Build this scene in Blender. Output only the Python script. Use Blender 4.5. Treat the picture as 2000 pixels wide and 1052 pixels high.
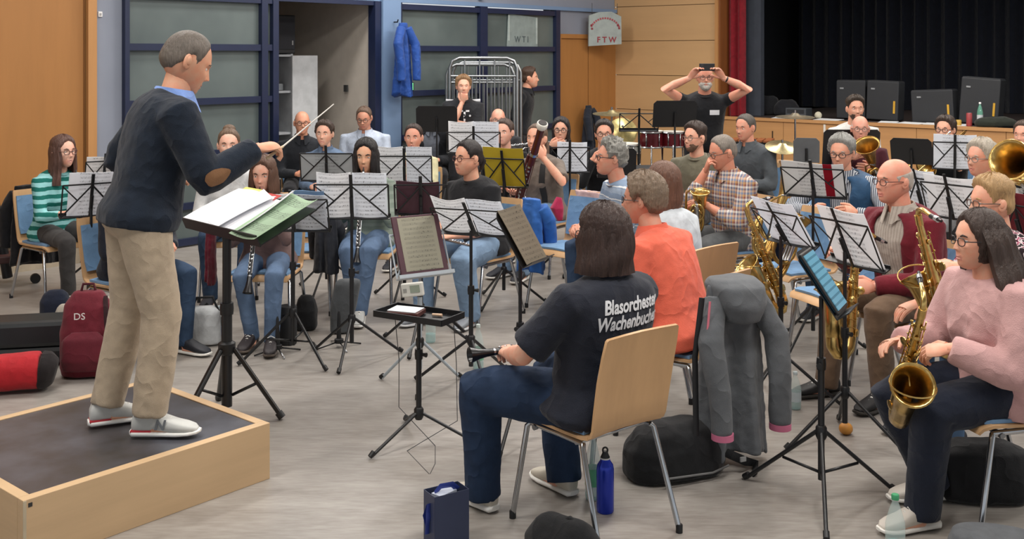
import bpy, bmesh, math, random
import numpy as np
from mathutils import Vector, Matrix

random.seed(7)
for o in list(bpy.data.objects): bpy.data.objects.remove(o)
SC = bpy.context.scene
COL = SC.collection
R = math.radians
PI = math.pi

# ---------------------------------------------------------------- camera
FPX, HY, HC = 2100.0, 105.0, 1.90          # focal length in px, horizon row, camera height
cam_d = bpy.data.cameras.new('camera'); cam = bpy.data.objects.new('camera', cam_d); COL.objects.link(cam)
cam.location = (0, 0, HC); cam.rotation_euler = (R(90), 0, 0)
cam_d.sensor_width = 36; cam_d.lens = 36*FPX/2000; cam_d.shift_y = (HY-526)/2000
cam_d.clip_start = .05; cam_d.clip_end = 100
SC.camera = cam
# ---------------------------------------------------------------- light
SC.view_settings.view_transform = 'Standard'; SC.view_settings.look = 'None'
SC.view_settings.exposure = 0.30; SC.view_settings.gamma = 1; SC.view_settings.use_curve_mapping = False
W = bpy.data.worlds.new('world'); SC.world = W; W.use_nodes = True
W.node_tree.nodes['Background'].inputs[0].default_value = (.90, .95, 1, 1)
W.node_tree.nodes['Background'].inputs[1].default_value = .62
LIGHTS = [(-2.6, 3.2), (-2.6, 7.2), (-1.2, 11.2), (1.4, 3.2), (1.4, 7.2), (1.6, 11.2), (5.2, 4.2), (5.2, 8.2), (5.0, 11.6)]
for i, (x, y) in enumerate(LIGHTS):
    l = bpy.data.lights.new('ceiling_lamp_light', 'AREA'); l.shape = 'RECTANGLE'; l.size = 2.4; l.size_y = .5
    l.energy = 90; l.color = (1, .965, .92)
    lo = bpy.data.objects.new('ceiling_lamp_light', l); COL.objects.link(lo); lo.location = (x, y, 4.42); lo.rotation_euler = (0, 0, R(49.4))

def at(px, py, d): return Vector(((px-1000)/FPX*d, d, HC-(py-HY)*d/FPX))
def atz(px, py, z): return at(px, py, (HC-z)*FPX/(py-HY))
def flr(px, py): return atz(px, py, 0)

# ---------------------------------------------------------------- materials
def lin(c):
    if isinstance(c, str): c = tuple(int(c[i:i+2], 16) for i in (0, 2, 4))
    return tuple(((v/255)/12.92 if v/255 <= .04045 else ((v/255+.055)/1.055)**2.4) for v in c[:3]) + (1,)
MATS = {}
class NT:
    def __init__(s, name):
        s.m = bpy.data.materials.new(name); s.m.use_nodes = True; s.t = s.m.node_tree
        s.b = s.t.nodes['Principled BSDF']; s.co = None
    def n(s, typ, **kw):
        nd = s.t.nodes.new(typ)
        for k, v in kw.items():
            if k.startswith('_'): setattr(nd, k[1:], v)
            else:
                key = int(k[1:]) if k[0] == 'i' and k[1:].isdigit() else k
                if hasattr(v, 'is_output'): s.t.links.new(v, nd.inputs[key])
                else: nd.inputs[key].default_value = v
        return nd
    def link(s, a, b): s.t.links.new(a, b)
    def coord(s, scale=(1, 1, 1), rot=(0, 0, 0), src='Object'):
        tc = s.n('ShaderNodeTexCoord')
        mp = s.n('ShaderNodeMapping', i0=tc.outputs[src], i2=rot, i3=scale)
        return mp.outputs[0]
    def noise(s, scale, co=None, detail=3, rough=.55):
        nd = s.n('ShaderNodeTexNoise', Scale=scale, Detail=detail, Roughness=rough)
        if co is not None: s.link(co, nd.inputs['Vector'])
        return nd.outputs[0]
    def crease(s, co):
        a = s.noise(5.5, co, 2, .5); return s.math('POWER', s.math('SUBTRACT', 1, s.math('ABSOLUTE', s.math('SUBTRACT', s.math('MULTIPLY', a, 2), 1))), 8)
    def ramp(s, fac, stops, interp='LINEAR'):
        r = s.n('ShaderNodeValToRGB', i0=fac); r.color_ramp.interpolation = interp
        e = r.color_ramp.elements
        while len(e) < len(stops): e.new(.5)
        for el, (p, c) in zip(e, stops): el.position = p; el.color = c
        return r.outputs[0]
    def math(s, op, a, b=0, c=0):
        nd = s.n('ShaderNodeMath', i0=a, i1=b, i2=c, _operation=op); return nd.outputs[0]
    def mix(s, fac, a, b):
        nd = s.t.nodes.new('ShaderNodeMix'); nd.data_type = 'RGBA'
        for sock, v in ((nd.inputs[0], fac), (nd.inputs[6], a), (nd.inputs[7], b)):
            if hasattr(v, 'is_output'): s.link(v, sock)
            else: sock.default_value = v
        return nd.outputs[2]
    def bump(s, h, strength=.3, dist=.01):
        b = s.n('ShaderNodeBump', Height=h, Strength=strength, Distance=dist); s.link(b.outputs[0], s.b.inputs['Normal'])
    def fin(s, col=None, rough=.6, metal=0, spec=.5):
        if col is not None:
            if hasattr(col, 'is_output'): s.link(col, s.b.inputs['Base Color'])
            else: s.b.inputs['Base Color'].default_value = col
        s.b.inputs['Roughness'].default_value = rough; s.b.inputs['Metallic'].default_value = metal
        s.b.inputs['Specular IOR Level'].default_value = spec
        return s.m
def dk(c, f): return tuple(v*f for v in c[:3]) + (1,)

def plain(c, rough=.5, metal=0, var=.12, scale=9, spec=.5):
    k = ('plain', c, rough, metal, var, scale, spec)
    if k not in MATS:
        s = NT('painted'); L = lin(c); f = s.noise(scale, s.coord())
        MATS[k] = s.fin(s.ramp(f, [(.3, dk(L, 1-var)), (.7, dk(L, 1+var))]), rough, metal, spec)
    return MATS[k]
def cloth(c, rough=.85, var=.18, weave=420):
    k = ('cloth', c, rough, var, weave)
    if k not in MATS:
        s = NT('cloth'); L = lin(c); co = s.coord()
        f = s.noise(14, co, 4); w = s.noise(weave, co, 1); cr = s.crease(co)
        col = s.ramp(f, [(.3, dk(L, 1-var)), (.72, dk(L, 1+var))])
        s.bump(s.math('ADD', s.math('ADD', s.math('MULTIPLY', f, 1.0), s.math('MULTIPLY', w, .35)), s.math('MULTIPLY', cr, .9)), .45, .012)
        m = s.fin(col, rough, 0, .25); s.b.inputs['Sheen Weight'].default_value = .12
        MATS[k] = m
    return MATS[k]
def denim(c):
    k = ('denim', c)
    if k not in MATS:
        s = NT('denim'); L = lin(c); co = s.coord()
        f = s.noise(7, co, 4); w = s.noise(300, s.coord((1, 1, .3)), 2)
        col = s.ramp(s.math('ADD', s.math('MULTIPLY', f, .8), s.math('MULTIPLY', w, .2)), [(.32, dk(L, .78)), (.5, L), (.7, dk(L, 1.28))])
        s.bump(s.math('ADD', f, s.math('MULTIPLY', s.crease(co), .7)), .5, .014); MATS[k] = s.fin(col, .85, 0, .2)
    return MATS[k]
def stripes(c1, c2, period=.05, duty=.5, axis=2, c3=None):
    k = ('stripes', c1, c2, period, duty, axis, c3)
    if k not in MATS:
        s = NT('striped_cloth'); co = s.coord()
        sx = s.n('ShaderNodeSeparateXYZ', i0=co).outputs[axis]
        nz = s.noise(12, co, 2)
        v = s.math('FRACT', s.math('ADD', s.math('DIVIDE', sx, period), s.math('MULTIPLY', nz, .35)))
        st = [(0, lin(c1)), (duty, lin(c2))]
        if c3: st = [(0, lin(c1)), (duty*.5, lin(c2)), (duty, lin(c1)), (duty+(1-duty)*.45, lin(c3))]
        s.bump(s.noise(14, co, 4), .35, .02)
        MATS[k] = s.fin(s.ramp(v, st, 'CONSTANT'), .9, 0, .2)
    return MATS[k]
def plaid(cols, period=.085):
    k = ('plaid', tuple(cols), period)
    if k not in MATS:
        s = NT('plaid_cloth'); co = s.coord(); sep = s.n('ShaderNodeSeparateXYZ', i0=co)
        def band(v, off): return s.math('FRACT', s.math('ADD', s.math('DIVIDE', v, period), off))
        hv = s.math('ADD', sep.outputs[0], s.math('MULTIPLY', sep.outputs[1], .9))
        st = [(i/len(cols), lin(c)) for i, c in enumerate(cols)]
        a = s.ramp(band(hv, .0), st, 'CONSTANT'); b = s.ramp(band(sep.outputs[2], .37), st, 'CONSTANT')
        s.bump(s.noise(14, co, 4), .3, .02)
        MATS[k] = s.fin(s.mix(.5, a, b), .9, 0, .2)
    return MATS[k]
def spots(c1, c2, c3, scale=38):
    k = ('spots', c1, c2, c3)
    if k not in MATS:
        s = NT('patterned_cloth'); f = s.noise(scale, s.coord((1, 1, .5)), 1)
        MATS[k] = s.fin(s.ramp(f, [(0, lin(c1)), (.45, lin(c2)), (.55, lin(c3)), (.62, lin(c1))], 'CONSTANT'), .9, 0, .2)
    return MATS[k]
def wood(c, axis=2, rough=.45, var=.16, scale=6, src='Object', stretch=14):
    k = ('wood', c, axis, rough, var, scale, src, stretch)
    if k not in MATS:
        s = NT('wood'); L = lin(c); sc = [stretch, stretch, stretch]; sc[axis] = 1
        g = s.noise(scale/6, s.coord(tuple(sc), src=src), 5, .62); f = s.noise(2.2, s.coord(src=src), 2)
        v = s.math('ADD', s.math('MULTIPLY', g, .75), s.math('MULTIPLY', f, .25))
        s.bump(g, .05, .004)
        MATS[k] = s.fin(s.ramp(v, [(.3, dk(L, 1-var)), (.5, L), (.7, dk(L, 1+var*.8))]), rough, 0, .4)
    return MATS[k]
def skin(c):
    k = ('skin', c)
    if k not in MATS:
        s = NT('skin'); L = lin(c); f = s.noise(22, s.coord(), 4)
        red = (min(1, L[0]*1.06), L[1]*.78, L[2]*.72, 1)
        s.bump(s.noise(160, s.coord(), 2), .12, .003)
        MATS[k] = s.fin(s.ramp(f, [(.35, L), (.72, red)]), .52, 0, .4)
        s.b.inputs['Subsurface Weight'].default_value = .0
    return MATS[k]
def hairm(c, var=.35):
    k = ('hair', c, var)
    if k not in MATS:
        s = NT('hair'); L = lin(c); g = s.noise(9, s.coord((16, 16, 1.6)), 4, .6); f = s.noise(10, s.coord(), 3)
        v = s.math('ADD', s.math('MULTIPLY', g, .7), s.math('MULTIPLY', f, .3))
        s.bump(g, .7, .012)
        MATS[k] = s.fin(s.ramp(v, [(.3, dk(L, 1-var)), (.52, L), (.72, dk(L, 1+var*1.3))]), .5, 0, .45)
    return MATS[k]
def brass(c='c9983f', rough=.22):
    k = ('brass', c, rough)
    if k not in MATS:
        s = NT('lacquered_brass'); L = lin(c); f = s.noise(30, s.coord(), 3)
        MATS[k] = s.fin(s.ramp(f, [(.3, dk(L, .75)), (.7, dk(L, 1.15))]), rough, 1)
    return MATS[k]
def chrome(c='c9ccd0', rough=.18):
    k = ('chrome', c, rough)
    if k not in MATS:
        s = NT('chrome'); L = lin(c); f = s.noise(12, s.coord(), 2)
        MATS[k] = s.fin(s.ramp(f, [(.3, dk(L, .85)), (.7, L)]), rough, 1)
    return MATS[k]
def glass(c=(220, 240, 235), alpha=.25, rough=.05):
    k = ('glass', c, alpha, rough)
    if k not in MATS:
        s = NT('clear_plastic'); s.fin(lin(c), rough, 0, .6); s.b.inputs['Alpha'].default_value = alpha
        MATS[k] = s.m
    return MATS[k]
def glow(c, e=1.0):
    k = ('glow', c, e)
    if k not in MATS:
        s = NT('lit_screen'); s.fin(lin(c), .4); s.b.inputs['Emission Color'].default_value = lin(c); s.b.inputs['Emission Strength'].default_value = e
        MATS[k] = s.m
    return MATS[k]
def sheetm(paper='eceef2', band=None, rows=.027, seed=0):
    """printed music: five-line staves with notes, in the sheet's own x (across) and y (up) coordinates"""
    k = ('sheet', paper, band, rows, seed)
    if k not in MATS:
        s = NT('printed_music'); co = s.coord(); sep = s.n('ShaderNodeSeparateXYZ', i0=co); X, Y = sep.outputs[0], sep.outputs[1]
        fr = s.math('FRACT', s.math('DIVIDE', Y, rows))
        ins = s.math('LESS_THAN', fr, .52)
        ln = s.math('LESS_THAN', s.math('FRACT', s.math('MULTIPLY', fr, 9.6)), .26)
        nt = s.math('GREATER_THAN', s.noise(150, s.coord((1, .55, 1), src='Object'), 1), .645)
        mx = s.math('LESS_THAN', s.math('ABSOLUTE', X), .093)
        ink = s.math('MULTIPLY', s.math('MULTIPLY', ins, mx), s.math('MAXIMUM', s.math('MULTIPLY', ln, .45), s.math('MULTIPLY', nt, .7)))
        base = lin(paper); col = s.mix(ink, base, lin('202228'))
        if band:
            b = s.math('LESS_THAN', s.math('ABSOLUTE', s.math('SUBTRACT', X, band[1])), band[2])
            col = s.mix(b, col, lin(band[0]))
        MATS[k] = s.fin(col, .75, 0, .2)
        tr = s.n('ShaderNodeBsdfTranslucent', Color=col); mx_ = s.n('ShaderNodeMixShader', i0=.5, i1=s.b.outputs[0], i2=tr.outputs[0])   # thin paper lets light through
        s.link(mx_.outputs[0], s.t.nodes['Material Output'].inputs[0])
    return MATS[k]

# ---------------------------------------------------------------- mesh builder
def V3(p): return np.array(p, float)
def unit(v): v = V3(v); n = np.linalg.norm(v); return v/n if n > 1e-9 else V3((0, 0, 1))
class MB:
    def __init__(s): s.v = []; s.f = []; s.m = []
    def add(s, vs, fs, mi=0):
        b = len(s.v); s.v.extend([tuple(map(float, p)) for p in vs])
        s.f.extend([tuple(i+b for i in f) for f in fs]); s.m.extend([mi]*len(fs) if np.isscalar(mi) else list(mi)); return s
    def box(s, c, size, M=None, mi=0):
        x, y, z = [v/2 for v in size]; c = V3(c)
        P = [V3((sx*x, sy*y, sz*z)) for sz in (-1, 1) for sy in (-1, 1) for sx in (-1, 1)]
        if M is not None: P = [np.array(M @ Vector(p)) for p in P]
        P = [p+c for p in P]
        return s.add(P, [(0, 2, 3, 1), (4, 5, 7, 6), (0, 1, 5, 4), (2, 6, 7, 3), (0, 4, 6, 2), (1, 3, 7, 5)], mi)
    def loft(s, rings, cap=True, mi=0, closed=True, loop=False):
        n = len(rings[0]); vs = [p for r in rings for p in r]; fs = []
        K = len(rings); rng = range(K if loop else K-1)
        for i in rng:
            a, b = i*n, ((i+1) % K)*n
            for j in range(n if closed else n-1):
                k = (j+1) % n; fs.append((a+j, a+k, b+k, b+j))
        if cap and not loop: fs.append(tuple(range(n-1, -1, -1))); fs.append(tuple(range((K-1)*n, K*n)))
        return s.add(vs, fs, mi)
    def tube(s, pts, rad, n=8, cap=True, side=None, mi=0, loop=False):
        pts = [V3(p) for p in pts]; K = len(pts)
        if np.isscalar(rad): rad = [rad]*K
        rings = []; T0 = None; S = None
        for i in range(K):
            if loop: t = unit(pts[(i+1) % K]-pts[i-1])
            else: t = unit(pts[min(i+1, K-1)]-pts[max(i-1, 0)])
            if S is None:
                h = V3(side) if side is not None else (V3((1, 0, 0)) if abs(t[0]) < .8 else V3((0, 0, 1)))
                S = unit(h-t*np.dot(h, t))
            else: S = unit(S-t*np.dot(S, t))
            N = np.cross(t, S); r = rad[i]; a, b = (r, r) if np.isscalar(r) else r
            rings.append([pts[i]+S*a*math.cos(q)+N*b*math.sin(q) for q in [2*PI*j/n for j in range(n)]])
        return s.loft(rings, cap, mi, loop=loop)
    def lathe(s, prof, n=16, o=(0, 0, 0), ax=(0, 0, 1), mi=0, cap=True):
        ax = unit(ax); h = V3((1, 0, 0)) if abs(ax[0]) < .8 else V3((0, 1, 0)); S = unit(h-ax*np.dot(h, ax)); N = np.cross(ax, S); o = V3(o)
        return s.loft([[o+ax*z+(S*math.cos(2*PI*j/n)+N*math.sin(2*PI*j/n))*max(r, 1e-4) for j in range(n)] for r, z in prof], cap, mi)
    def ball(s, c, r, nu=12, nv=8, M=None, mi=0):
        r = (r, r, r) if np.isscalar(r) else r; c = V3(c); vs = []; fs = []
        for i in range(nv+1):
            th = PI*i/nv
            for j in range(nu):
                ph = 2*PI*j/nu; p = V3((r[0]*math.sin(th)*math.cos(ph), r[1]*math.sin(th)*math.sin(ph), r[2]*math.cos(th)))
                if M is not None: p = np.array(M @ Vector(p))
                vs.append(p+c)
        for i in range(nv):
            for j in range(nu):
                k = (j+1) % nu; fs.append((i*nu+j, (i+1)*nu+j, (i+1)*nu+k, i*nu+k))
        return s.add(vs, fs, mi)
    def prism(s, poly, t, M=None, mi=0):
        n = len(poly); P = [V3((x, y, 0)) for x, y in poly]+[V3((x, y, t)) for x, y in poly]
        if M is not None: P = [np.array(M @ Vector(p)) for p in P]
        return s.add(P, [tuple(range(n-1, -1, -1)), tuple(range(n, 2*n))]+[(i, (i+1) % n, n+(i+1) % n, n+i) for i in range(n)], mi)
    def obj(s, name, mat, parent=None, smooth=True, bev=0, M=None):
        me = bpy.data.meshes.new(name); me.from_pydata(s.v, [], s.f)
        for m in (mat if isinstance(mat, (list, tuple)) else [mat]): me.materials.append(m)
        if any(s.m): me.polygons.foreach_set('material_index', s.m)
        bm = bmesh.new(); bm.from_mesh(me); bmesh.ops.recalc_face_normals(bm, faces=bm.faces)
        if smooth:
            for e in bm.edges:
                if len(e.link_faces) == 2 and e.calc_face_angle(0) > R(48): e.smooth = False
        bm.to_mesh(me); bm.free()
        if smooth: me.polygons.foreach_set('use_smooth', [True]*len(me.polygons))
        me.update()
        o = bpy.data.objects.new(name, me); COL.objects.link(o)
        if parent: o.parent = parent
        if M is not None: o.matrix_local = M
        if bev:
            b = o.modifiers.new('bevel', 'BEVEL'); b.width = bev; b.segments = 2; b.limit_method = 'ANGLE'; b.angle_limit = R(40)
        return o
def bx(name, c, size, mat, parent=None, M=None, bev=0): return MB().box(c, size, M).obj(name, mat, parent, smooth=False, bev=bev)
def tag(o, label, cat, group=None, kind=None):
    if label: o['label'] = label
    if cat: o['category'] = cat
    if group: o['group'] = group
    if kind: o['kind'] = kind
    return o
def struct(o, label=None):
    o['kind'] = 'structure'
    if label: o['label'] = label
    return o
def empty(name, M):
    o = bpy.data.objects.new(name, None); COL.objects.link(o); o.empty_display_size = .1; o.matrix_world = M; return o
def thing(name, label, cat, M, group=None): return tag(empty(name, M), label, cat, group)
def place(p, h=0, s=1):
    """matrix at p whose local +Y faces heading h: 0 = toward the camera, 90 = image right, 180 = away"""
    return Matrix.Translation(Vector(p)) @ Matrix.Rotation(R(h)+PI, 4, 'Z') @ Matrix.Scale(s, 4)
def copy_tree(o, parent=None):
    c = o.copy(); COL.objects.link(c); c.parent = parent
    for ch in list(o.children): copy_tree(ch, c)
    return c
def text_mesh(txt, size, mat, name, parent=None, M=None, depth=.0015, shear=0, align='CENTER', space=1.0, weight=0):
    cu = bpy.data.curves.new('t', 'FONT'); cu.body = txt; cu.size = size; cu.extrude = depth; cu.align_x = align; cu.shear = shear; cu.space_character = space; cu.offset = weight; cu.resolution_u = 3
    t = bpy.data.objects.new('t', cu); COL.objects.link(t)
    dg = bpy.context.evaluated_depsgraph_get(); me = bpy.data.meshes.new_from_object(t.evaluated_get(dg)); bpy.data.objects.remove(t)
    me.materials.clear(); me.materials.append(mat)
    o = bpy.data.objects.new(name, me); COL.objects.link(o); o.parent = parent
    if M is not None: o.matrix_local = M
    return o
# ================================================================ the hall
YA = 40.6
D1 = Vector((math.sin(R(YA)), math.cos(R(YA)), 0)); N1 = Vector((D1.y, -D1.x, 0))
WA = Vector((-4.33, 9.32, 0)); WC = WA + D1*9.04
D2 = N1.copy(); N2 = -D1
def tpx(px):
    k = (px-1000)/FPX; return (k*WA.y-WA.x)/(D1.x-k*D1.y)
def spx(px, off=0):
    k = (px-1000)/FPX; o = WC + D1*off; return (k*o.y-o.x)/(D2.x-k*D2.y)
def frame(o, x, n):  # x axis along wall, -Y = into the room
    y = -n; return Matrix(((x.x, y.x, 0, o.x), (x.y, y.y, 0, o.y), (0, 0, 1, o.z), (0, 0, 0, 1)))
ML = frame(WA, D1, N1); MS = frame(WC, D2, N2)
def wbox(name, x0, x1, y0, y1, z0, z1, mat, M, parent=None, bev=0):
    m = MB().box(((x0+x1)/2, (y0+y1)/2, (z0+z1)/2), (abs(x1-x0), abs(y1-y0), abs(z1-z0)))
    o = m.obj(name, mat, parent, smooth=False, bev=bev)
    if parent is None: o.matrix_world = M
    return o

# floor: mottled streaky linoleum
s = NT('linoleum'); co = s.coord((1, 1, 1), (0, 0, R(35)))
g1 = s.noise(3.2, s.coord((.55, 2.6, 1), (0, 0, R(38))), 6, .68); g2 = s.noise(.5, co, 3); g3 = s.noise(26, s.coord((.4, 2.2, 1), (0, 0, R(38))), 3)
vv = s.math('ADD', s.math('ADD', s.math('MULTIPLY', g1, .45), s.math('MULTIPLY', g2, .25)), s.math('MULTIPLY', g3, .3))
fc = s.ramp(vv, [(.36, lin('7f7972')), (.48, lin('928c86')), (.58, lin('9f9a94')), (.68, lin('aaa6a1'))])
M_FLOOR = s.fin(fc, .34, 0, .45); s.bump(g3, .03, .003)
fl = MB().box((1, 8, -.05), (26, 34, .1)).obj('floor', M_FLOOR, smooth=False); struct(fl, 'worn grey beige linoleum floor')
M_CEIL = plain('d9d6d0', .9)
ce = MB().box((1, 8, 4.6), (26, 34, .2)).obj('ceiling', M_CEIL, smooth=False); struct(ce, 'white hall ceiling')
M_LAMP = glow('fff6e6', 2.0)
for x, y in LIGHTS:
    t = thing('ceiling_lamp', 'long flat fluorescent lamp fixed under the hall ceiling', 'lamp', Matrix.Translation((x, y, 4.5)) @ Matrix.Rotation(R(49.4), 4, 'Z'), 'ceiling lamps')
    MB().box((0, 0, -.03), (2.5, .56, .06)).obj('housing', plain('cfd0d0', .5), t, smooth=False, bev=.006)
    MB().box((0, 0, -.064), (2.4, .5, .008)).obj('diffuser', M_LAMP, t, smooth=False)

M_NAVY = plain('1b2440', .4, var=.08); M_GREYW = plain('848a98', .8, var=.05, scale=2); M_BLUEW = plain('6f88a9', .7, var=.05, scale=2)
M_ORANGE = wood('a3713f', 2, .42, .08, 6, stretch=10); M_TRIM = wood('b58452', 2, .4, .1)
M_PANEL = wood('c39c6f', 0, .45, .06, 5, stretch=8)
s = NT('frosted_panel'); f_ = s.noise(1.6, s.coord(), 3); M_PANE = s.fin(s.ramp(f_, [(.3, lin('515b5b')), (.7, lin('626c6b'))]), .34, 0, .5)
T = tpx
zt = 2.49
# left wall pieces
wl = wbox('wall_left', T(183), T(238), .0, .25, 0, 4.5, M_GREYW, ML); struct(wl, 'grey painted wall strip beside the wooden sliding door')
o = wbox('wall_left_upper', T(238), 9.04, .0, .25, zt+.05, 4.5, M_GREYW, ML); struct(o, 'grey blue painted wall above the glazed screens')
o = wbox('wall_left_ledge', T(238), 9.04, -.05, .0, zt+.02, zt+.07, M_BLUEW, ML); struct(o, 'thin painted ledge above the glazed screens')
# sliding door of orange wood
dr = wbox('door_1', -9, T(163), -.02, .2, .28, 4.5, M_ORANGE, ML); struct(dr, 'tall orange brown wooden sliding wall panel')
wbox('panel_joint', T(160.5), T(161.5), -.026, -.018, .28, 4.5, wood('6b4524', 2), ML, dr)
o = wbox('trim_1', T(165), T(182), -.07, .1, 0, 4.5, M_TRIM, ML); struct(o, 'light wooden door jamb')
o = wbox('baseboard_left', -9, T(163), -.05, .2, .235, .28, wood('7c5a38', 0), ML); struct(o, 'brown wooden ledge under the sliding panel')
o = wbox('baseboard_left_low', -9, T(163), -.01, .2, 0, .235, plain('a79a86', .6), ML); struct(o, 'beige skirting below the sliding panel')
sw = wbox('light_switch', T(191), T(199), -.012, 0, 2.24, 2.29, plain('d8d8d8', .5), ML, None, .003); tag(sw, 'small white square fitting on the grey wall strip', 'wall fitting')
for k in (0,): wbox('button', T(193.4), T(196.6), -.018, -.012, 2.255, 2.275, plain('9a9a9a', .5), ML, sw)

def screen(name, label, posts, n_dir=1, zbars=(zt-.03, 1.965, 1.425, .9, .4, .05)):
    """glazed screen: posts = list of (px0, px1); panes between them"""
    root = empty(name, ML); struct(root, label)
    for a, b in posts: wbox('post', T(a), T(b), -.06, .04, 0, zt+.02, M_NAVY, ML, root)
    for (a, b), (c, d) in zip(posts, posts[1:]):
        for z in zbars: wbox('rail', T(b), T(c), -.05, .03, z-.033, z+.033, M_NAVY, ML, root)
        for z1, z0 in zip(zbars, zbars[1:]): wbox('pane', T(b), T(c), .0, .012, z0+.033, z1-.033, M_PANE, ML, root)
    return root
screen('window_1', 'dark blue framed screen of frosted grey panes behind the conductor', [(238, 247), (505, 517), (527, 538)])
screen('window_2', 'dark blue framed screen of frosted grey panes behind the steel barriers', [(772, 779), (932, 946), (1080, 1088)])
o = wbox('trim_2', T(725), T(737), -.07, .05, 0, zt+.02, M_NAVY, ML); struct(o, 'dark blue post right of the storage opening')
o = wbox('trim_3', T(538), T(725), -.05, .04, zt-.03, zt+.03, M_NAVY, ML); struct(o, 'dark blue lintel over the storage opening')
o = wbox('wall_left_pillar', T(737), T(772), -.10, .2, 0, zt+.05, M_BLUEW, ML); struct(o, 'light blue pillar carrying a hanging jacket')
# storage room behind the opening
M_STORE = plain('c2b9ae', .85, var=.05)
o = wbox('wall_back_storage', T(500), T(800), 2.6, 2.7, 0, 3.2, M_STORE, ML); struct(o, 'beige back wall of the storage room')
o = wbox('wall_right_storage', T(730), T(737), .05, 2.6, 0, 3.2, M_STORE, ML); struct(o, 'beige side wall of the storage room')
o = wbox('wall_left_storage', T(512), T(517), .05, 2.6, 0, 3.2, M_STORE, ML); struct(o, 'side wall of the storage room')
o = wbox('ceiling_storage', T(500), T(800), .25, 2.7, 2.75, 2.85, M_STORE, ML); struct(o, 'storage room ceiling')
def pl(px, off):  # wall coordinate of a pixel column at a depth behind the wall plane
    k = (px-1000)/FPX; oo = WA - N1*off; return (k*oo.y-oo.x)/(D1.x-k*D1.y)
cab = thing('shelf_cabinet', 'grey open storage cabinet standing inside the storage room', 'cabinet', ML)
M_CAB = plain('9c9fa3', .5)
a0, a1 = pl(536, .5), pl(568, .5)
wbox('side_panel', a1, a1+.03, .5, 1.2, 0, 1.9, M_CAB, ML, cab); wbox('side_panel', a0-.3, a0-.27, .5, 1.2, 0, 1.9, M_CAB, ML, cab)
wbox('back_panel', a0-.3, a1+.03, 1.2, 1.22, 0, 1.9, plain('17181a', .6), ML, cab)
for z in (1.88, 1.47, 1.0, .5, .05): wbox('shelf', a0-.27, a1, .5, 1.2, z-.012, z+.012, M_CAB, ML, cab)
wbox('door', pl(568, .5), pl(617, .5), .47, .49, .05, 1.88, plain('b4b6b8', .5), ML, cab)
db = wbox('storage_box', a0+.02, a0+.2, .6, .9, 1.484, 1.56, plain('8d9296', .5), ML, None, .008); tag(db, 'pale box on the cabinet shelf in the storage room', 'box')
sp = thing('loudspeaker', 'black loudspeaker box on top of the grey storage cabinet', 'speaker', ML)
b0, b1 = pl(541, .55), pl(577, .55)
wbox('body', b0, b1, .55, .95, 1.9, 2.34, plain('0d0e11', .5), ML, sp, .01); wbox('grille', b0+.02, b1-.02, .54, .55, 1.95, 2.3, plain('1b1c22', .8), ML, sp)
wbox('badge', b1-.06, b1-.04, .536, .54, 2.0, 2.05, plain('777777', .4), ML, sp)
ws = wbox('wall_thermostat', .02, .08, -.02, 0, 0, .08, plain('3a3a3a', .5), ML, None); 
ws.matrix_world = frame(WA - N1*.5 + D1*(T(733)-.05) + Vector((0, 0, 1.45)), N1, -D1); tag(ws, 'small dark switch on the beige storage room wall', 'switch')

# double wooden door and wall at the far corner
zd = 2.15
o = wbox('wall_left_corner', T(1088), 9.04, .0, .25, zd+.03, zt+.05, M_GREYW, ML); struct(o, 'grey wall above the wooden double door')
dd = empty('door_2', ML); struct(dd, 'orange wooden double door in the far corner')
wbox('door_frame', T(1088), T(1091), -.05, .08, 0, zd+.03, M_ORANGE, ML, dd); wbox('door_frame', T(1091), 9.04, -.05, .08, zd-.03, zd+.03, M_ORANGE, ML, dd)
l1 = wbox('door_leaf', T(1091), T(1146), -.02, .06, 0, zd-.03, M_ORANGE, ML, dd); l2 = wbox('door_leaf', T(1147.5), 9.03, -.02, .06, 0, zd-.03, M_ORANGE, ML, dd)
h_ = MB().tube([(T(1150), -.02, 1.03), (T(1150), -.07, 1.03), (T(1159), -.07, 1.03)], .011, 8).obj('door_handle', plain('1d1c1c', .4), l2)
MB().lathe([(.02, 0), (.02, .012)], 12, (T(1150), -.02, .94), (0, -1, 0)).obj('lock_plate', plain('1d1c1c', .4), l2)

# wooden panel wall beside the stage: separate boards with recessed joints
SW = spx(1400)
pw = wbox('wall_stage', 0, SW, .03, .3, 0, 4.5, wood('8a5c33', 0), MS); struct(pw, 'wall of light wood panels beside the stage')
zj = [0, .05, .567, 1.076, 1.585, 2.09, 2.6, 3.11, 3.62, 4.13, 4.5]
for z0, z1 in zip(zj[1:], zj[2:]): wbox('panel', .004, SW-.004, -.02, .03, z0+.004, z1-.004, M_PANEL, MS, pw)
o = wbox('trim_4', SW, spx(1405.5), -.06, .3, 0, 4.5, M_TRIM, MS); struct(o, 'light wooden edge board of the stage opening')
o = wbox('trim_5', spx(1405.5), spx(1409), -.03, .3, 0, 4.5, wood('7a4a26', 2), MS); struct(o, 'dark wooden edge board of the stage opening')

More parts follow.
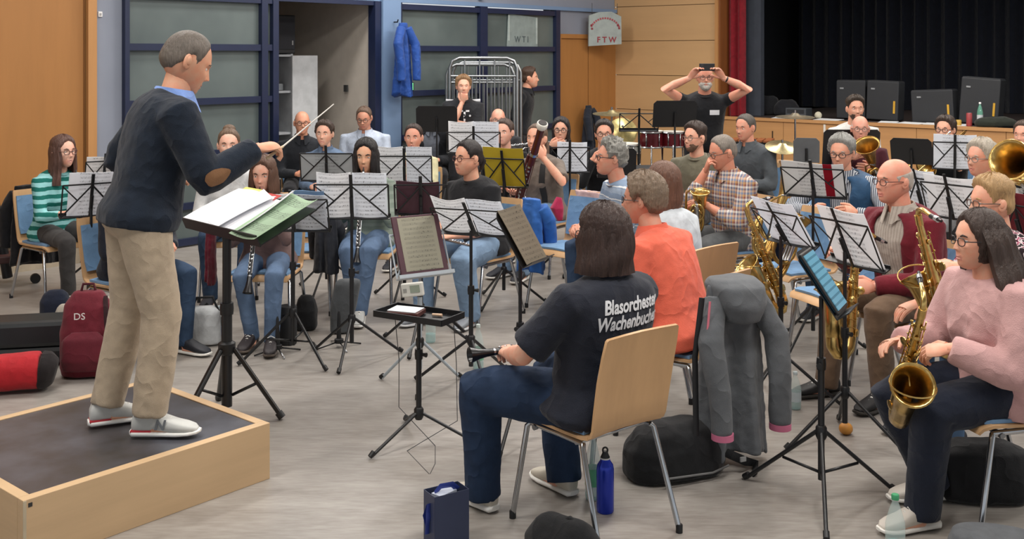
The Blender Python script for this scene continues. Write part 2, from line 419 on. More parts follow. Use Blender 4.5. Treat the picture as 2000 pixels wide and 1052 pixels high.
# stage
S0, S1, ZS = spx(1409), spx(1409)+9.0, 1.03
M_PINE = wood('b8895a', 0, .45, .14, 5)
st = empty('wall_stage_front', MS); struct(st, 'pine stage front of wide boards')
xs = [S0, spx(1530), spx(1612), spx(1700), spx(1790), spx(1880), spx(1965), spx(2080), S1]
for a, b in zip(xs, xs[1:]): wbox('panel', a+.003, b-.003, 0, .03, .02, ZS-.045, M_PINE, MS, st)
wbox('top_board', S0, S1, -.02, .06, ZS-.04, ZS, M_PINE, MS, st)
wbox('white_strip', spx(1609), spx(1613), -.012, 0, .1, ZS-.05, plain('d9d5cc', .5), MS, st)
wbox('slot_handle', spx(1508), spx(1510), -.006, 0, .74, .86, plain('3a2a1a', .5), MS, st)
o = wbox('floor_stage', S0, S1, .06, 4.5, ZS-.08, ZS-.005, plain('3b3230', .6), MS); struct(o, 'dark stage floor')
def drape(name, label, x0, x1, y, z0, z1, mat, amp=.05, per=.16, seed=0):
    rnd = random.Random(seed); n = int((x1-x0)/.025); r0 = []; ph = 0
    pts = []
    for i in range(n+1):
        x = x0+(x1-x0)*i/n; ph += 2*PI*.025/per*(1+.5*rnd.uniform(-1, 1)); pts.append((x, y+amp*math.sin(ph)))
    m = MB(); rings = []
    for z in (z0, (z0+z1)/2, z1): rings.append([(x, yy, z) for x, yy in pts]+[(x, yy+.02, z) for x, yy in reversed(pts)])
    m.loft(rings); o = m.obj(name, mat); o.matrix_world = MS; tag(o, label, 'curtain'); return o
drape('curtain', 'dark red stage curtain gathered beside the wood panels', spx(1409), spx(1452, .15), .18, ZS, 4.4, cloth('7d1320', .8), .05, .13, 1)
drape('curtain', 'wide black backdrop curtain closing the rear of the stage', S0-.5, S1, 3.4, ZS, 4.4, cloth('10141f', .9), .06, .22, 2)
o = wbox('wall_stage_wing', spx(1452, .4), spx(1486, .4), .4, .5, ZS, 4.5, plain('353a44', .8), MS); struct(o, 'dark grey flat at the side of the stage')
o = wbox('wall_stage_back', S0-1, S1, 4.4, 4.5, 0, 4.5, plain('14161c', .9), MS); struct(o, 'dark rear wall of the stage')
o = wbox('wall_stage_lintel', S0, S1, 0, .3, 3.6, 4.5, M_PANEL, MS); struct(o, 'wood panelled lintel over the stage opening')
o = wbox('ceiling_stage', S0-1, S1, .3, 4.5, 4.3, 4.5, plain('14161c', .9), MS); struct(o, 'dark stage ceiling')
o = wbox('wall_stage_side', S0-1.0, S0-.95, .3, 4.5, 0, 4.5, plain('14161c', .9), MS); struct(o, 'dark side wall of the stage')

# ---- podium of the conductor
pc = Vector((-1.806, 3.97, 0)); PM = frame(pc, D1, N1)   # x along D1, +y away to the left-back
pod = thing('podium', 'low pine conductor podium with dark grey top under the standing conductor', 'podium', PM)
PL, PWd, PZ = 1.11, 1.0, .25
M_PLY = wood('c9aa84', 0, .5, .12, 5); M_PLYY = wood('c9aa84', 1, .5, .12, 5)
wbox('side_board', 0, PL, 0, .045, 0, PZ, M_PLY, PM, pod, .002); wbox('side_board', 0, PL, PWd-.045, PWd, 0, PZ, M_PLY, PM, pod, .002)
wbox('end_board', 0, .045, .046, PWd-.046, 0, PZ, M_PLYY, PM, pod, .002); wbox('end_board', PL-.045, PL, .046, PWd-.046, 0, PZ, M_PLYY, PM, pod, .002)
s = NT('podium_mat'); f1 = s.noise(2.5, s.coord(), 5, .6); M_TOP = s.fin(s.ramp(f1, [(.35, lin('38332f')), (.5, lin('434144')), (.65, lin('52535a'))]), .33, 0, .5)
wbox('top_mat', .046, PL-.046, .046, PWd-.046, .02, PZ-.004, M_TOP, PM, pod)
wbox('metal_plate', .02, .035, -.002, 0, PZ-.03, PZ-.015, plain('2a2a2a', .4), PM, pod)
wbox('corner_strip', 0, .012, -.003, .0, 0, PZ-.003, plain('b9ab92', .6), PM, pod)

# ---- signs on the far wall
sg = thing('club_sign', 'grey fabric club banner with red arc and FTW lettering above the double door', 'sign', frame(WA+D1*((T(1118)+T(1187))/2)+N1*.25+Vector((0, 0, 2.01)), Vector((.94, .342, 0)).normalized(), Vector((.342, -.94, 0))))
MB().prism([(-.26, .0), (.26, .03), (.255, .43), (.1, .5), (-.1, .49), (-.255, .44)], .03, Matrix.Rotation(R(90), 4, 'X')).obj('banner', plain('98a19f', .7), sg, smooth=False)
text_mesh('F T W', .115, plain('8c2733', .6), 'lettering', sg, Matrix.Translation((.02, -.034, .055)) @ Matrix.Rotation(R(90), 4, 'X'), weight=.002)
m = MB()
for i in range(15):
    a = R(155-130*i/14); m.box((.24*math.cos(a), -.034, .2+.24*math.sin(a)*.85), (.022, .006, .026), Matrix.Rotation(-a+PI/2, 3, 'Y'))
m.obj('red_arc', plain('a0434c', .6), sg, smooth=False)
m = MB()
for i, (x, z) in enumerate([(-.22, .30), (-.21, .25), (.2, .3), (.22, .26)]): m.box((x, -.034, z), (.03, .006, .025))
m.obj('emblem', [plain('7f2a33', .6)], sg, smooth=False)
MB().tube([(-.2, -.01, .45), (-.2, -.01, .62)], .004, 6).obj('cord', plain('44464a', .5), sg); MB().tube([(.2, -.01, .45), (.2, -.01, .62)], .004, 6).obj('cord', plain('44464a', .5), sg)
po = thing('window_poster', 'translucent sheet with WT lettering stuck on the glazed screen', 'poster', frame(WA+D1*((T(988)+T(1048))/2)+N1*.012+Vector((0, 0, 1.995)), D1, N1))
ph = (T(1048)-T(988))/2
MB().prism([(-ph, .0), (ph, 0), (ph, .40), (-ph*.92, .44)], .006, Matrix.Rotation(R(90), 4, 'X')).obj('sheet', plain('84908f', .6), po, smooth=False)
text_mesh('W T I', .12, plain('4a5458', .6), 'lettering', po, Matrix.Translation((-.02, -.009, .06)) @ Matrix.Rotation(R(90), 4, 'X'))
MB().box((ph*.93, -.008, .22), (.03, .004, .36)).obj('tape', plain('a9b4b2', .6), po, smooth=False); MB().box((-ph*.88, -.008, .25), (.03, .004, .34)).obj('tape', plain('a9b4b2', .6), po, smooth=False)
o = wbox('exit_sign', T(788), T(799), -.085, -.062, 1.46, 1.56, plain('101814', .5), ML); tag(o, 'small green lit escape sign beside the hanging blue jacket', 'sign')
wbox('lit_face', T(788.5), T(797), -.09, -.085, 1.468, 1.552, glow('6fc98a', .7), ML, o)
o = wbox('wall_sensor', T(933), T(940), -.05, 0, 2.60, 2.63, plain('cfd2d6', .5), ML); tag(o, 'tiny white sensor on the grey wall above the screens', 'sensor')
# ================================================================ people
def sst(a, b, x):
    t = np.clip((x-a)/(b-a), 0, 1); return t*t*(3-2*t)
def head_grid(nu, nv, fem=False, chub=0.0):
    """a head of skin: origin between the ears, face toward +Y"""
    u = np.linspace(-PI, PI, nu, endpoint=False); ph = u-.5*np.sin(u)
    th = np.linspace(0, PI, nv+1); TH, PH = np.meshgrid(th, ph, indexing='ij')
    dx, dy, dz = np.sin(TH)*np.sin(PH), np.sin(TH)*np.cos(PH), np.cos(TH)
    p = 2.25; q = (np.abs(dx)**p+np.abs(dy)**p+np.abs(dz)**p)**(-1/p)
    x, y, z = .0745*dx*q, .097*dy*q, .118*dz*q
    t = np.clip(-z/.118, 0, 1); jaw = .36 if fem else .29
    x = x*(1-(jaw-chub*.14)*t**1.5)*(1+.03*sst(.02, .08, z))
    y = np.where(y < 0, y*(1-.5*sst(-.02, -.11, z)), y*(1-.06*sst(.03, .11, z)))
    y = y+.040*t**2
    fr = sst(.0, .045, y)
    ax = np.abs(x)
    prof = np.where(z > -.030, np.clip((.020-z)/.05, 0, 1)**1.1, np.clip((z+.043)/.013, 0, 1))
    ns = .85 if fem else 1.0
    y = y+fr*ns*.024*np.exp(-(x/.0105)**2)*prof + fr*.007*np.exp(-((ax-.012)/.006)**2-((z+.034)/.007)**2)
    y = y-fr*.011*np.exp(-((ax-.031)/.017)**2-((z-.003)/.012)**2)
    y = y+fr*(.003 if fem else .006)*np.exp(-((z-.024)/.009)**2-(x/.05)**2)
    y = y+fr*.004*np.exp(-((ax-.040)/.018)**2-((z+.025)/.02)**2)
    y = y+fr*.006*np.exp(-(x/.020)**2)*(np.exp(-((z+.0605)/.0052)**2)+np.exp(-((z+.0725)/.0055)**2)) - fr*.003*np.exp(-(x/.024)**2-((z+.0665)/.003)**2)
    y = y+fr*.006*np.exp(-(x/.02)**2-((z+.098)/.014)**2)
    x = x+np.sign(x)*chub*.006*np.exp(-((z+.05)/.03)**2)
    return x, y, z, TH, PH
def grid_faces(nu, nv):
    return [(i*nu+j, (i+1)*nu+j, (i+1)*nu+(j+1) % nu, i*nu+(j+1) % nu) for i in range(nv) for j in range(nu)]

HAIRLINE = ([0, .45, .85, 1.05, 1.25, 1.5, 1.75, 2.2, PI], [.080, .078, .060, .030, -.012, .028, -.020, -.062, -.074])
def hair_mesh(mb, style, M, nu, nv, fem, seed=1, thick=1.0):
    x, y, z, TH, PH = head_grid(nu, nv, fem)
    a = np.abs(PH); hl = np.interp(a, *HAIRLINE); rnd = np.random.RandomState(seed)
    base = {'buzz': .005, 'short': .015, 'thick': .024, 'bob': .016, 'long': .014, 'tied': .010, 'curly': .026, 'bald': .0045, 'top': .020, 'flat': .012}[style]*thick
    if style in ('bob', 'long'): hl = np.interp(a, [0, .5, .95, 1.1, 1.3, 2, PI], [.078, .066, .02, -.03, -.09, -.10, -.10])
    msk = sst(-.004, .022, z-hl)
    if style == 'bald':
        msk = msk*(1-sst(.035, .055, z+.02*np.cos(PH)))*sst(.95, 1.2, a)
    tk = base*(.65+.5*sst(-.03, .09, z))
    if style == 'top': tk = base*(.35+1.0*sst(.03, .085, z))
    if style == 'flat': tk = base*(.8+.3*sst(-.03, .09, z))
    relief = np.sin(PH*19+z*40+seed)*.10+np.sin(PH*33-z*70)*.07
    if style == 'curly': relief = relief*1.4+(rnd.rand(*PH.shape)-.5)*.75
    elif style not in ('buzz', 'bald'): relief = relief+(rnd.rand(*PH.shape)-.5)*.22
    off = tk*(1+relief)*msk-.010*(1-msk)
    n = np.stack([x/.0745**2, y/.097**2, z/.118**2], -1); n /= np.linalg.norm(n, axis=-1, keepdims=True)+1e-9
    P = np.stack([x, y, z], -1)+n*off[..., None]
    Pw = [np.array(M @ Vector(p)) for p in P.reshape(-1, 3)]
    mb.add(Pw, grid_faces(nu, nv))
def hair_curtain(mb, M, z1, f0=1.0, spread=.012, wave=.006, seed=0, thick=.022, back=.0, front=.0, fdrop=.30):
    """hair hanging from the crown to z1 (head frame), open in front of azimuth f0"""
    zs = np.linspace(.085, z1, 14); n = 40; rings = []; rnd = np.random.RandomState(seed); ph0 = rnd.rand()*6
    az = np.linspace(-PI+.001, PI-.001, n)
    for z in zs:
        k = (.085-z)/(.085-z1); e = np.sqrt(max(0.02, 1-(min(max(z, 0), .117)/.122)**2))
        f = f0-fdrop*max(0, min(1, (.085-z)/.12))
        out, inn = [], []
        for q in np.linspace(f, 2*PI-f, n):
            w = .0745*e+.014+spread*k; d = (.098*e+.014+spread*.6*k)*(1-.18*sst(-.04, -.2, z))
            r = 1+.035*math.sin(q*17+ph0+k*2)+.02*math.sin(q*31+k*5)
            wx = wave*math.sin(z*42+q*2+ph0)*k
            px = (w*r+wx)*math.sin(q); py = (d*r+wx)*math.cos(q)-back*k+front*k*math.cos(q)
            out.append((px, py, z)); g = 1-thick*(1-.4*k)/max(w, .03)
            inn.append((px*g, py*g, z))
        rings.append([np.array(M @ Vector(p)) for p in out+inn[::-1]])
    mb.loft(rings)

def ik(a, b, l1, l2, pole):
    a, b = V3(a), V3(b); d = b-a; L = np.linalg.norm(d); 
    if L > (l1+l2)*.995: b = a+d/L*(l1+l2)*.995; d = b-a; L = np.linalg.norm(d)
    u = d/L; k = (l1*l1-l2*l2+L*L)/(2*L); h = math.sqrt(max(l1*l1-k*k, 0)); p = V3(pole); p = unit(p-u*np.dot(p, u))
    return a+u*k+p*h, b
def hand(mb, w, d, n, right, curl=.5, sz=1.0, spread=.012, thumb=.5):
    """palm, four fingers and a thumb from wrist w; d = along the hand, n = palm normal"""
    d = unit(d); n = unit(V3(n)-d*np.dot(n, d)); th = np.cross(d, n) if right else np.cross(n, d)
    S = sz
    mb.tube([w-d*.02*S, w+d*.012*S, w+d*.045*S, w+d*.085*S, w+d*.098*S], [(.026*S, .019*S), (.030*S, .018*S), (.041*S, .017*S), (.041*S, .014*S), (.034*S, .010*S)], 12, side=th)
    for i, (o, L) in enumerate(((.030, .074), (.010, .083), (-.010, .077), (-.029, .060))):
        p = w+d*(.084-.004*abs(i-1.3))*S+th*o*S; dd = unit(d+th*(o*spread*30)); pts = [p]; ang = curl*(.75+.12*i)
        c = 0; rr = [.0105*S]
        for k, fl in enumerate((.45, .32, .23)):
            c += ang*(.9 if k == 0 else 1.0); v = unit(dd*math.cos(c)+n*math.sin(c)); pts.append(pts[-1]+v*L*fl*S*1.08); rr.append((.0098, .0088, .0068)[k]*S)
        mb.tube(pts, rr, 7)
    p0 = w+d*.022*S+th*.026*S; v1 = unit(th*.8+d*.75+n*.25); v2 = unit(th*.25+d*.9+n*thumb)
    mb.tube([p0-v1*.01*S, p0+v1*.034*S, p0+v1*.034*S+v2*.032*S, p0+v1*.034*S+v2*.03*S+unit(v2+n*.5*thumb)*.026*S], [.015*S, .0125*S, .0108*S, .0072*S], 8)

TEX = bpy.data.textures.new('folds', 'CLOUDS'); TEX.noise_scale = .15; TEX.noise_depth = 2
TEXF = bpy.data.textures.new('fine_folds', 'CLOUDS'); TEXF.noise_scale = .045; TEXF.noise_depth = 1
def soften(o, vox=.012, it=5, fold=.016, fine=0.0, adapt=0.0):
    m = o.modifiers.new('remesh', 'REMESH'); m.mode = 'VOXEL'; m.voxel_size = vox; m.use_smooth_shade = True
    m = o.modifiers.new('smooth', 'SMOOTH'); m.factor = .5; m.iterations = it
    if fold:
        m = o.modifiers.new('folds', 'DISPLACE'); m.texture = TEX; m.strength = fold; m.mid_level = .5; m.texture_coords = 'LOCAL'
    if fine:
        m = o.modifiers.new('fine_folds', 'DISPLACE'); m.texture = TEXF; m.strength = fine; m.mid_level = .5; m.texture_coords = 'LOCAL'
    return o

# torso rings: t along the spine (0 = seat, 1 = base of neck), half width, half depth front, back
TOR_M = [(0, .158, .11, .115), (.10, .174, .125, .125), (.26, .160, .122, .105), (.45, .163, .122, .108), (.62, .176, .128, .118), (.76, .186, .122, .122), (.86, .188, .100, .112), (.925, .165, .078, .094), (.965, .115, .064, .080), (1.0, .072, .058, .066)]
TOR_F = [(0, .165, .11, .12), (.10, .182, .125, .13), (.28, .150, .112, .10), (.45, .148, .112, .10), (.62, .155, .118, .108), (.76, .162, .110, .110), (.86, .164, .092, .102), (.925, .145, .072, .088), (.965, .10, .060, .074), (1.0, .062, .052, .058)]
PEOPLE = []
class Person: pass

def torso_ring(P, t, w, f, b, grow=0.0, n=28, p=2.5, gap=None):
    c = P.spine(t); uy = unit(np.cross(P.sp_t(t), V3((1, 0, 0)))); uy = uy if uy[1] > 0 else -uy
    pts = []; sw, sf, sb = (w*P.bw+grow), (f*P.bd+grow), (b*P.bd**.7+grow)
    sf += P.belly*math.exp(-((t-.25)/.17)**2)
    for q in (np.linspace(0, 2*PI, n, endpoint=False) if gap is None else np.linspace(PI/2+gap, 2*PI+PI/2-gap, n)):
        cs, sn = math.cos(q), math.sin(q); x = sw*math.copysign(abs(cs)**(2/p), cs); y = (sf if sn > 0 else sb)*math.copysign(abs(sn)**(2/p), sn)
        if sn > 0 and P.bust: y += P.bust*math.exp(-((t-.63)/.095)**2)*(math.exp(-((abs(x)-.072)/.052)**2))
        pts.append(c+V3((1, 0, 0))*x+uy*y)
    return pts

def person(label, px, py, h, hh=None, s=1.0, d=None, pose='sit', lean=4, bend=6, pitch=0, roll=0, fem=False, bw=1.0, bd=None, belly=0.0, bust=None,
           tone='d9a98c', hair=('short', '4a382c'), top=None, sleeve='long', sleeve_w=1.0, neck='crew', collar=None, hem=.02, leg=None, shoes=('20222a', 'e8e6e0'),
           armR=None, armL=None, legs=None, glasses=None, beard=None, near=False, over=None, over_gap=.5, over_sleeve='long', chub=0.0, cat='person', seat=.45, head_k=1.0,
           extra_hair=None, fold=None, shirt_name='shirt', knees=None, root=None, drop=0.0, leg_w=1.0, mouth_open=0):
    """build one figure in its own frame (facing +Y, right hand at +X), then set it so that the crown falls on (px, py)"""
    P = Person(); P.s = s; P.bw = bw; P.bd = bd if bd else bw; P.belly = belly; P.bust = (.028 if fem else 0) if bust is None else bust
    if hh is None: hh = h
    P.h, P.hh, P.label = h, hh, label
    Z0 = seat if pose == 'sit' else .86*s          # height of the seat / crotch
    Lt = .565*s; la, lb = R(lean), R(lean+bend*2)
    def spine(t):
        k = np.clip(t, -.2, 1.3); a = la+(lb-la)*.5*k; return V3((0, math.sin(a)*Lt*t, Z0+math.cos(a)*Lt*t))
    P.spine = spine; P.sp_t = lambda t: unit(spine(t+.02)-spine(t-.02))
    TOR = TOR_F if fem else TOR_M
    nb = spine(1.0); hd = unit(P.sp_t(1.0)+V3((0, .25, .6)))
    hc = nb+V3((0, .022, 0))*s+unit(P.sp_t(1.0)*.5+V3((0, .0, .8)))*(.146*s)-V3((0, 0, drop))
    hs = (.5+.5*s)*1.02*head_k
    HM = Matrix.Translation(Vector(hc)) @ Matrix.Rotation(R(hh-h), 4, 'Z') @ Matrix.Rotation(R(-pitch), 4, 'X') @ Matrix.Rotation(R(roll), 4, 'Y') @ Matrix.Scale(hs, 4)
    P.HM = HM
    crown = np.array(HM @ Vector((0, 0, .12+(.012 if hair and hair[0] not in ('bald',) else 0))))
    zc = crown[2]
    if root is None:
        if d is None: d = (HC-zc)*FPX/(py-HY)
        rz = Matrix.Rotation(R(h)+PI, 3, 'Z'); off = rz @ Vector((crown[0], crown[1], 0))
        X = (px-1000)/FPX*d; root = Vector((X-off.x, d-off.y, 0))
        if pose == 'stand' and py is not None: pass
    P.root = root; P.M = place(root, h)
    # ---------------- body of skin
    nu, nv = (72, 60) if near else (44, 38)
    body = MB(); x, y, z, TH, PH = head_grid(nu, nv, fem, chub)
    pts = np.stack([x, y, z], -1).reshape(-1, 3); fs = grid_faces(nu, nv); mi = []
    for f in fs:
        c = pts[list(f)].mean(0); mi.append(1 if (c[1] > .06 and abs(c[0]) < .024-.25*abs(c[2]+.0665) and -.0785 < c[2] < -.0555) else 0)
    body.add([np.array(HM @ Vector(p)) for p in pts], fs, mi)
    for sx in (-1, 1):
        E = HM @ Matrix.Translation((sx*.0775, -.006, -.004)) @ Matrix.Rotation(R(12), 4, 'X') @ Matrix.Rotation(R(sx*22), 4, 'Z')
        em = MB(); em.ball((0, 0, 0), (.008, .019, .031), 12, 10); em.ball((sx*.006, .002, .004), (.006, .011, .019), 10, 8)
        body.add([np.array(E @ Vector(p)) for p in em.v], em.f)
        eb = MB(); n1, n2 = 14, 10; eb.ball((0, 0, 0), .0118, n1, n2, Matrix.Rotation(R(90), 3, 'X'))
        ey = V3((sx*.031, .0745, .003)); mis = []
        for f in eb.f:
            c = np.mean([eb.v[i] for i in f], 0)/.0118
            mis.append(0 if c[2] > .34 or c[2] < -.48 else (3 if c[1] > .90 else 2))
        body.add([np.array(HM @ Vector(V3(p)+ey)) for p in eb.v], eb.f, mis)
    neck_r = (.052 if fem else .060)*s*(P.bw**.4)
    body.tube([spine(.90), spine(1.0)+V3((0, .005, 0)), hc+V3((0, -.022, -.075))*s, hc+V3((0, -.012, .0))*s], [(neck_r*1.25, neck_r*1.1), (neck_r, neck_r), (neck_r*.92, neck_r*.95), neck_r*.8], 18, side=(1, 0, 0))
    body.loft([torso_ring(P, r[0], r[1]*.9, r[2]*.86, r[3]*.86, n=16) for r in TOR[:-2]])
    # ---------------- arms
    U, Fo = .29*s, .255*s
    P.wr = {}
    def default_arm(right): sx = 1 if right else -1; return dict(w=(sx*.10, .30, Z0+.16*s))
    arms = {}
    for right, A in ((True, armR), (False, armL)):
        sx = 1 if right else -1; A = dict(default_arm(right), **(A or {}))
        sh = spine(.86)+V3((sx*(.186 if not fem else .158)*P.bw**.6*s, 0, 0))
        if 'sh' in A: sh = sh+V3(A['sh'])
        w = V3(A['w']); pole = A.get('pole', (sx*.55, -.35, -1)); el, w = ik(sh, w, U, Fo, pole)
        hd_ = A.get('d'); fd = unit(w-el); hd_ = unit(hd_) if hd_ is not None else unit(fd+V3((-sx*.3, 0, -.1)))
        nn = A.get('n', (0, -.1, -1)); bs = P.bw**.5*s*(.88 if fem else 1)
        body.tube([sh, sh*.5+el*.5, el, el*.6+w*.4, w*.97+el*.03, w+hd_*.012], [.048*bs, .044*bs, .038*bs, .040*bs, (.026*bs, .023*bs), (.025*bs, .019*bs)], 12)
        hand(body, w, hd_, nn, right, A.get('curl', .45), (.98 if fem else 1.06)*s, thumb=A.get('thumb', .5))
        arms[right] = (sh, el, w, hd_, unit(nn)); P.wr[right] = w; P.arms = arms
    # ---------------- legs
    legs = legs or {}
    th_, shn = .43*s, .42*s; LG = {}
    for right in (True, False):
        sx = 1 if right else -1; L = legs.get('R' if right else 'L', {})
        hip = V3((sx*.088*P.bw**.5*s, .0, Z0+(.075 if pose == 'sit' else .06)*s))
        if pose == 'sit': ank = V3(L.get('a', (sx*.12, .43, .085))); pole = L.get('pole', (sx*.12, .5, 1))
        else: ank = V3(L.get('a', (sx*.10, .0, .085))); pole = L.get('pole', (sx*.1, 1, 0))
        kn, ank = ik(hip, ank, th_, shn, pole); fd = unit(V3(L.get('f', (sx*.18, 1, 0)))); LG[right] = (hip, kn, ank, fd)
        body.tube([hip, hip*.5+kn*.5, kn, kn*.55+ank*.45, ank, ank-V3((0, 0, .05))+fd*.02, ank-V3((0, 0, .055))+fd*.13], [.074*s, .066*s, .050*s, .050*s, .036*s, (.038, .03), (.036, .018)], 10)
    sk = skin(tone); Lk = lin(tone)
    lips = plain(tuple(int(c) for c in (max(0, int(tone[0:2], 16)-18), max(0, int(tone[2:4], 16)-34), max(0, int(tone[4:6], 16)-26))), .45)
    root_o = body.obj('person', [sk, lips, plain('d8d3cc', .3, var=.02), plain('241c18', .2)]); root_o.matrix_world = P.M; P.o = root_o
    tag(root_o, label, cat)
    vox = .009 if near else .0125
    fd_ = fold if fold is not None else (.011 if near else .011)
    # ---------------- trousers
    if leg is not None:
        m = MB(); bs = P.bw**.6*leg_w
        if pose == 'sit': m.loft([torso_ring(P, t, w, f, b, .006, 20) for t, w, f, b in ((-.02, .145, .10, .105), (.05, .166, .12, .12), (.14, .170, .122, .12), (.24, .158, .115, .105))])
        else: m.loft([torso_ring(P, t, w, f, b, .006, 20) for t, w, f, b in ((-.09, .10, .07, .08), (-.03, .150, .10, .112), (.06, .170, .115, .128), (.14, .168, .115, .118), (.25, .158, .108, .105))])
        for right in (True, False):
            hip, kn, ank, fd = LG[right]; a = ank+unit(ank-kn)*((.035 if pose == 'sit' else -.005)*s)
            if pose == 'sit': m.tube([hip+V3((0, -.05, 0)), hip*.6+kn*.4, kn+unit(hip-kn)*.05, kn+V3((0, .005, .0)), kn*.8+ank*.2, kn*.45+ank*.55, a], [.082*s*bs, .080*s*bs, .070*s*bs, .066*s*bs, .064*s*bs, .058*s*bs, .054*s*bs], 16)
            else: m.tube([hip+V3((0, 0, .02)), hip*.8+kn*.2, hip*.45+kn*.55, kn, kn*.5+ank*.5, a], [.088*s*bs, .090*s*bs, .078*s*bs, .068*s*bs, .064*s*bs, .058*s*bs], 18)
        o = m.obj('trousers', leg, root_o); soften(o, vox*1.1, 4, fd_*1.1, .004 if near else 0); P.trousers = o
    # ---------------- shoes
    if shoes:
        for right in (True, False):
            hip, kn, ank, fd = LG[right]; up = V3((0, 0, 1)); g = ank-up*.08; fdir = fd
            if abs(fd[2]) > .05: up = unit(np.cross(np.cross(fdir, V3((0, 0, 1))), fdir)) ; up = up if up[2] > 0 else -up; g = ank-up*.08
            sd = unit(np.cross(fdir, up))
            def shell(prof, zlo=0):
                rings = []
                for yy, w, hgt, z0 in prof:
                    c = g+fdir*yy*s; r = []
                    for q in np.linspace(0, 2*PI, 16, endpoint=False):
                        cx, cz = math.cos(q), math.sin(q); r.append(c+sd*w*s*math.copysign(abs(cx)**.75, cx)+up*(z0+(hgt-z0)*(.5+.5*math.copysign(abs(cz)**.6, cz))))
                    rings.append(r)
                return MB().loft(rings)
            sh = shell([(-.068, .022, .075, .02), (-.06, .032, .095, .018), (-.03, .037, .105, .018), (.02, .038, .108, .018), (.06, .040, .088, .018), (.11, .044, .066, .018), (.155, .043, .054, .018), (.185, .034, .044, .018), (.2, .018, .032, .02)]).obj('shoe', plain(shoes[0], .6, var=.08), root_o)
            shell([(-.076, .022, .026, .006), (-.064, .037, .028, 0), (0, .039, .026, .0), (.06, .042, .024, 0), (.12, .048, .024, 0), (.17, .046, .024, .004), (.2, .032, .025, .008), (.212, .016, .026, .014)]).obj('sole', plain(shoes[1], .6, var=.05), sh)
            if near or len(shoes) > 2:
                m = MB()
                for k in range(4):
                    yy = .045+.02*k; hgt = .100-.0135*k
                    m.tube([g+fdir*yy*s-sd*.026+up*(hgt-.012), g+fdir*(yy+.004)*s+up*(hgt+.004), g+fdir*yy*s+sd*.026+up*(hgt-.012)], .0035, 6)
                m.obj('laces', plain('e9e7e2', .7), sh)['kind'] = 'stuff'
            P.__dict__['shoe_R' if right else 'shoe_L'] = (sh, g, fdir, up, sd)
    # ---------------- tops
    def garment(name, mat, slv, grow, t0, gap=None, parent=root_o, vx=vox, fold_=fd_, t1=1.0):
        m = MB(); T2 = [(max(t, t0), w, f, b) if i == 0 else (t, w, f, b) for i, (t, w, f, b) in enumerate([r for r in TOR if r[0] >= t0-.06 and r[0] <= t1])]
        flare = lambda t: grow+(.024 if near else .014)*max(0, (.24-t)/.24)
        if gap is None: m.loft([torso_ring(P, t, w, f, b, flare(t)) for t, w, f, b in T2])
        else:
            rr = []
            for t, w, f, b in T2:
                gp = gap*(1 if t < .8 else 1.15); out = torso_ring(P, t, w, f, b, flare(t)+.018, 40, gap=gp); inn = torso_ring(P, t, w, f, b, flare(t)-.012, 40, gap=gp); rr.append(out+inn[::-1])
            m.loft(rr)
        if slv != 'none':
            for right in (True, False):
                sh, el, w, hd_, nn = arms[right]; bs = P.bw**.5*s*sleeve_w*(.9 if fem else 1); g = grow-.008
                inn = sh+(spine(.80)-sh)*.35
                if slv == 'short': m.tube([inn, sh, sh*.45+el*.55, sh*.15+el*.85], [.070*bs+g, .066*bs+g, .062*bs+g, .064*bs+g], 14)
                elif slv == 'cap': m.tube([inn, sh, sh*.7+el*.3], [.062*bs+g, .058*bs+g, .054*bs+g], 14)
                else:
                    e2 = {'long': 1.0, 'pushed': .62}.get(slv, 1.0); end = el*(1-e2)+w*e2
                    m.tube([inn, sh, sh*.5+el*.5, el*.92+sh*.08, el, el*.88+end*.12, el*.5+end*.5, end*.97+el*.03, end], [.070*bs+g, .066*bs+g, .058*bs+g, .054*bs+g, .053*bs+g, .052*bs+g, .048*bs+g, .040*bs+g, .036*bs+g], 14)
        o = m.obj(name, mat, parent); soften(o, vx, 5, fold_, .004 if near else 0); return o
    if top is not None: P.shirt = garment(shirt_name, top, sleeve, .010, hem)
    if over is not None: P.over = garment(over[0], over[1], over_sleeve, .020, .0, over_gap)
    # ---------------- necklines
    nk = neck_r/.060
    def ring_at(dz, rx, ry, tilt, n=28):
        c = spine(.985)+V3((0, .006, dz)); return [c+V3((rx*math.cos(q), ry*math.sin(q)+.0, -tilt*(1+math.sin(q))*ry)) for q in np.linspace(0, 2*PI, n, endpoint=False)]
    if neck == 'crew' and top is not None:
        MB().tube(ring_at(.010, .072*nk, .070*nk, .30), (.009*s), 6, loop=True).obj('neckband', top if collar is None else collar, P.shirt)
    elif neck == 'collar' and top is not None:
        hi, ou = ring_at(.048*s, .062*nk+.004, .064*nk+.003, .18), ring_at(.006, .088*nk, .092*nk, .30); k = 28; m = MB(); rr = []
        for i in range(1, k):
            j = (7+i) % k; e = unit(hi[j]-spine(1.0)-V3((0, 0, hi[j][2]-spine(1.0)[2]))); pt = 1.0+(.22 if i in (1, 2, k-1, k-2) else 0)
            o_ = hi[j]+(ou[j]-hi[j])*pt
            rr.append([hi[j], hi[j]+e*.006, o_+e*.006, o_])
        m.loft(rr); m.obj('collar', collar or top, P.shirt)
    elif neck == 'hood':
        rg = ring_at(.02, .095, .10, .30); m = MB(); m.tube([p+V3((0, -.02 if p[1] < spine(.95)[1] else 0, .0)) for p in rg], [(.030 if p[1] > spine(.95)[1] else .045)*s for p in rg], 10, loop=True); o = m.obj('hood', collar or top, P.shirt); soften(o, .01, 3, .014)
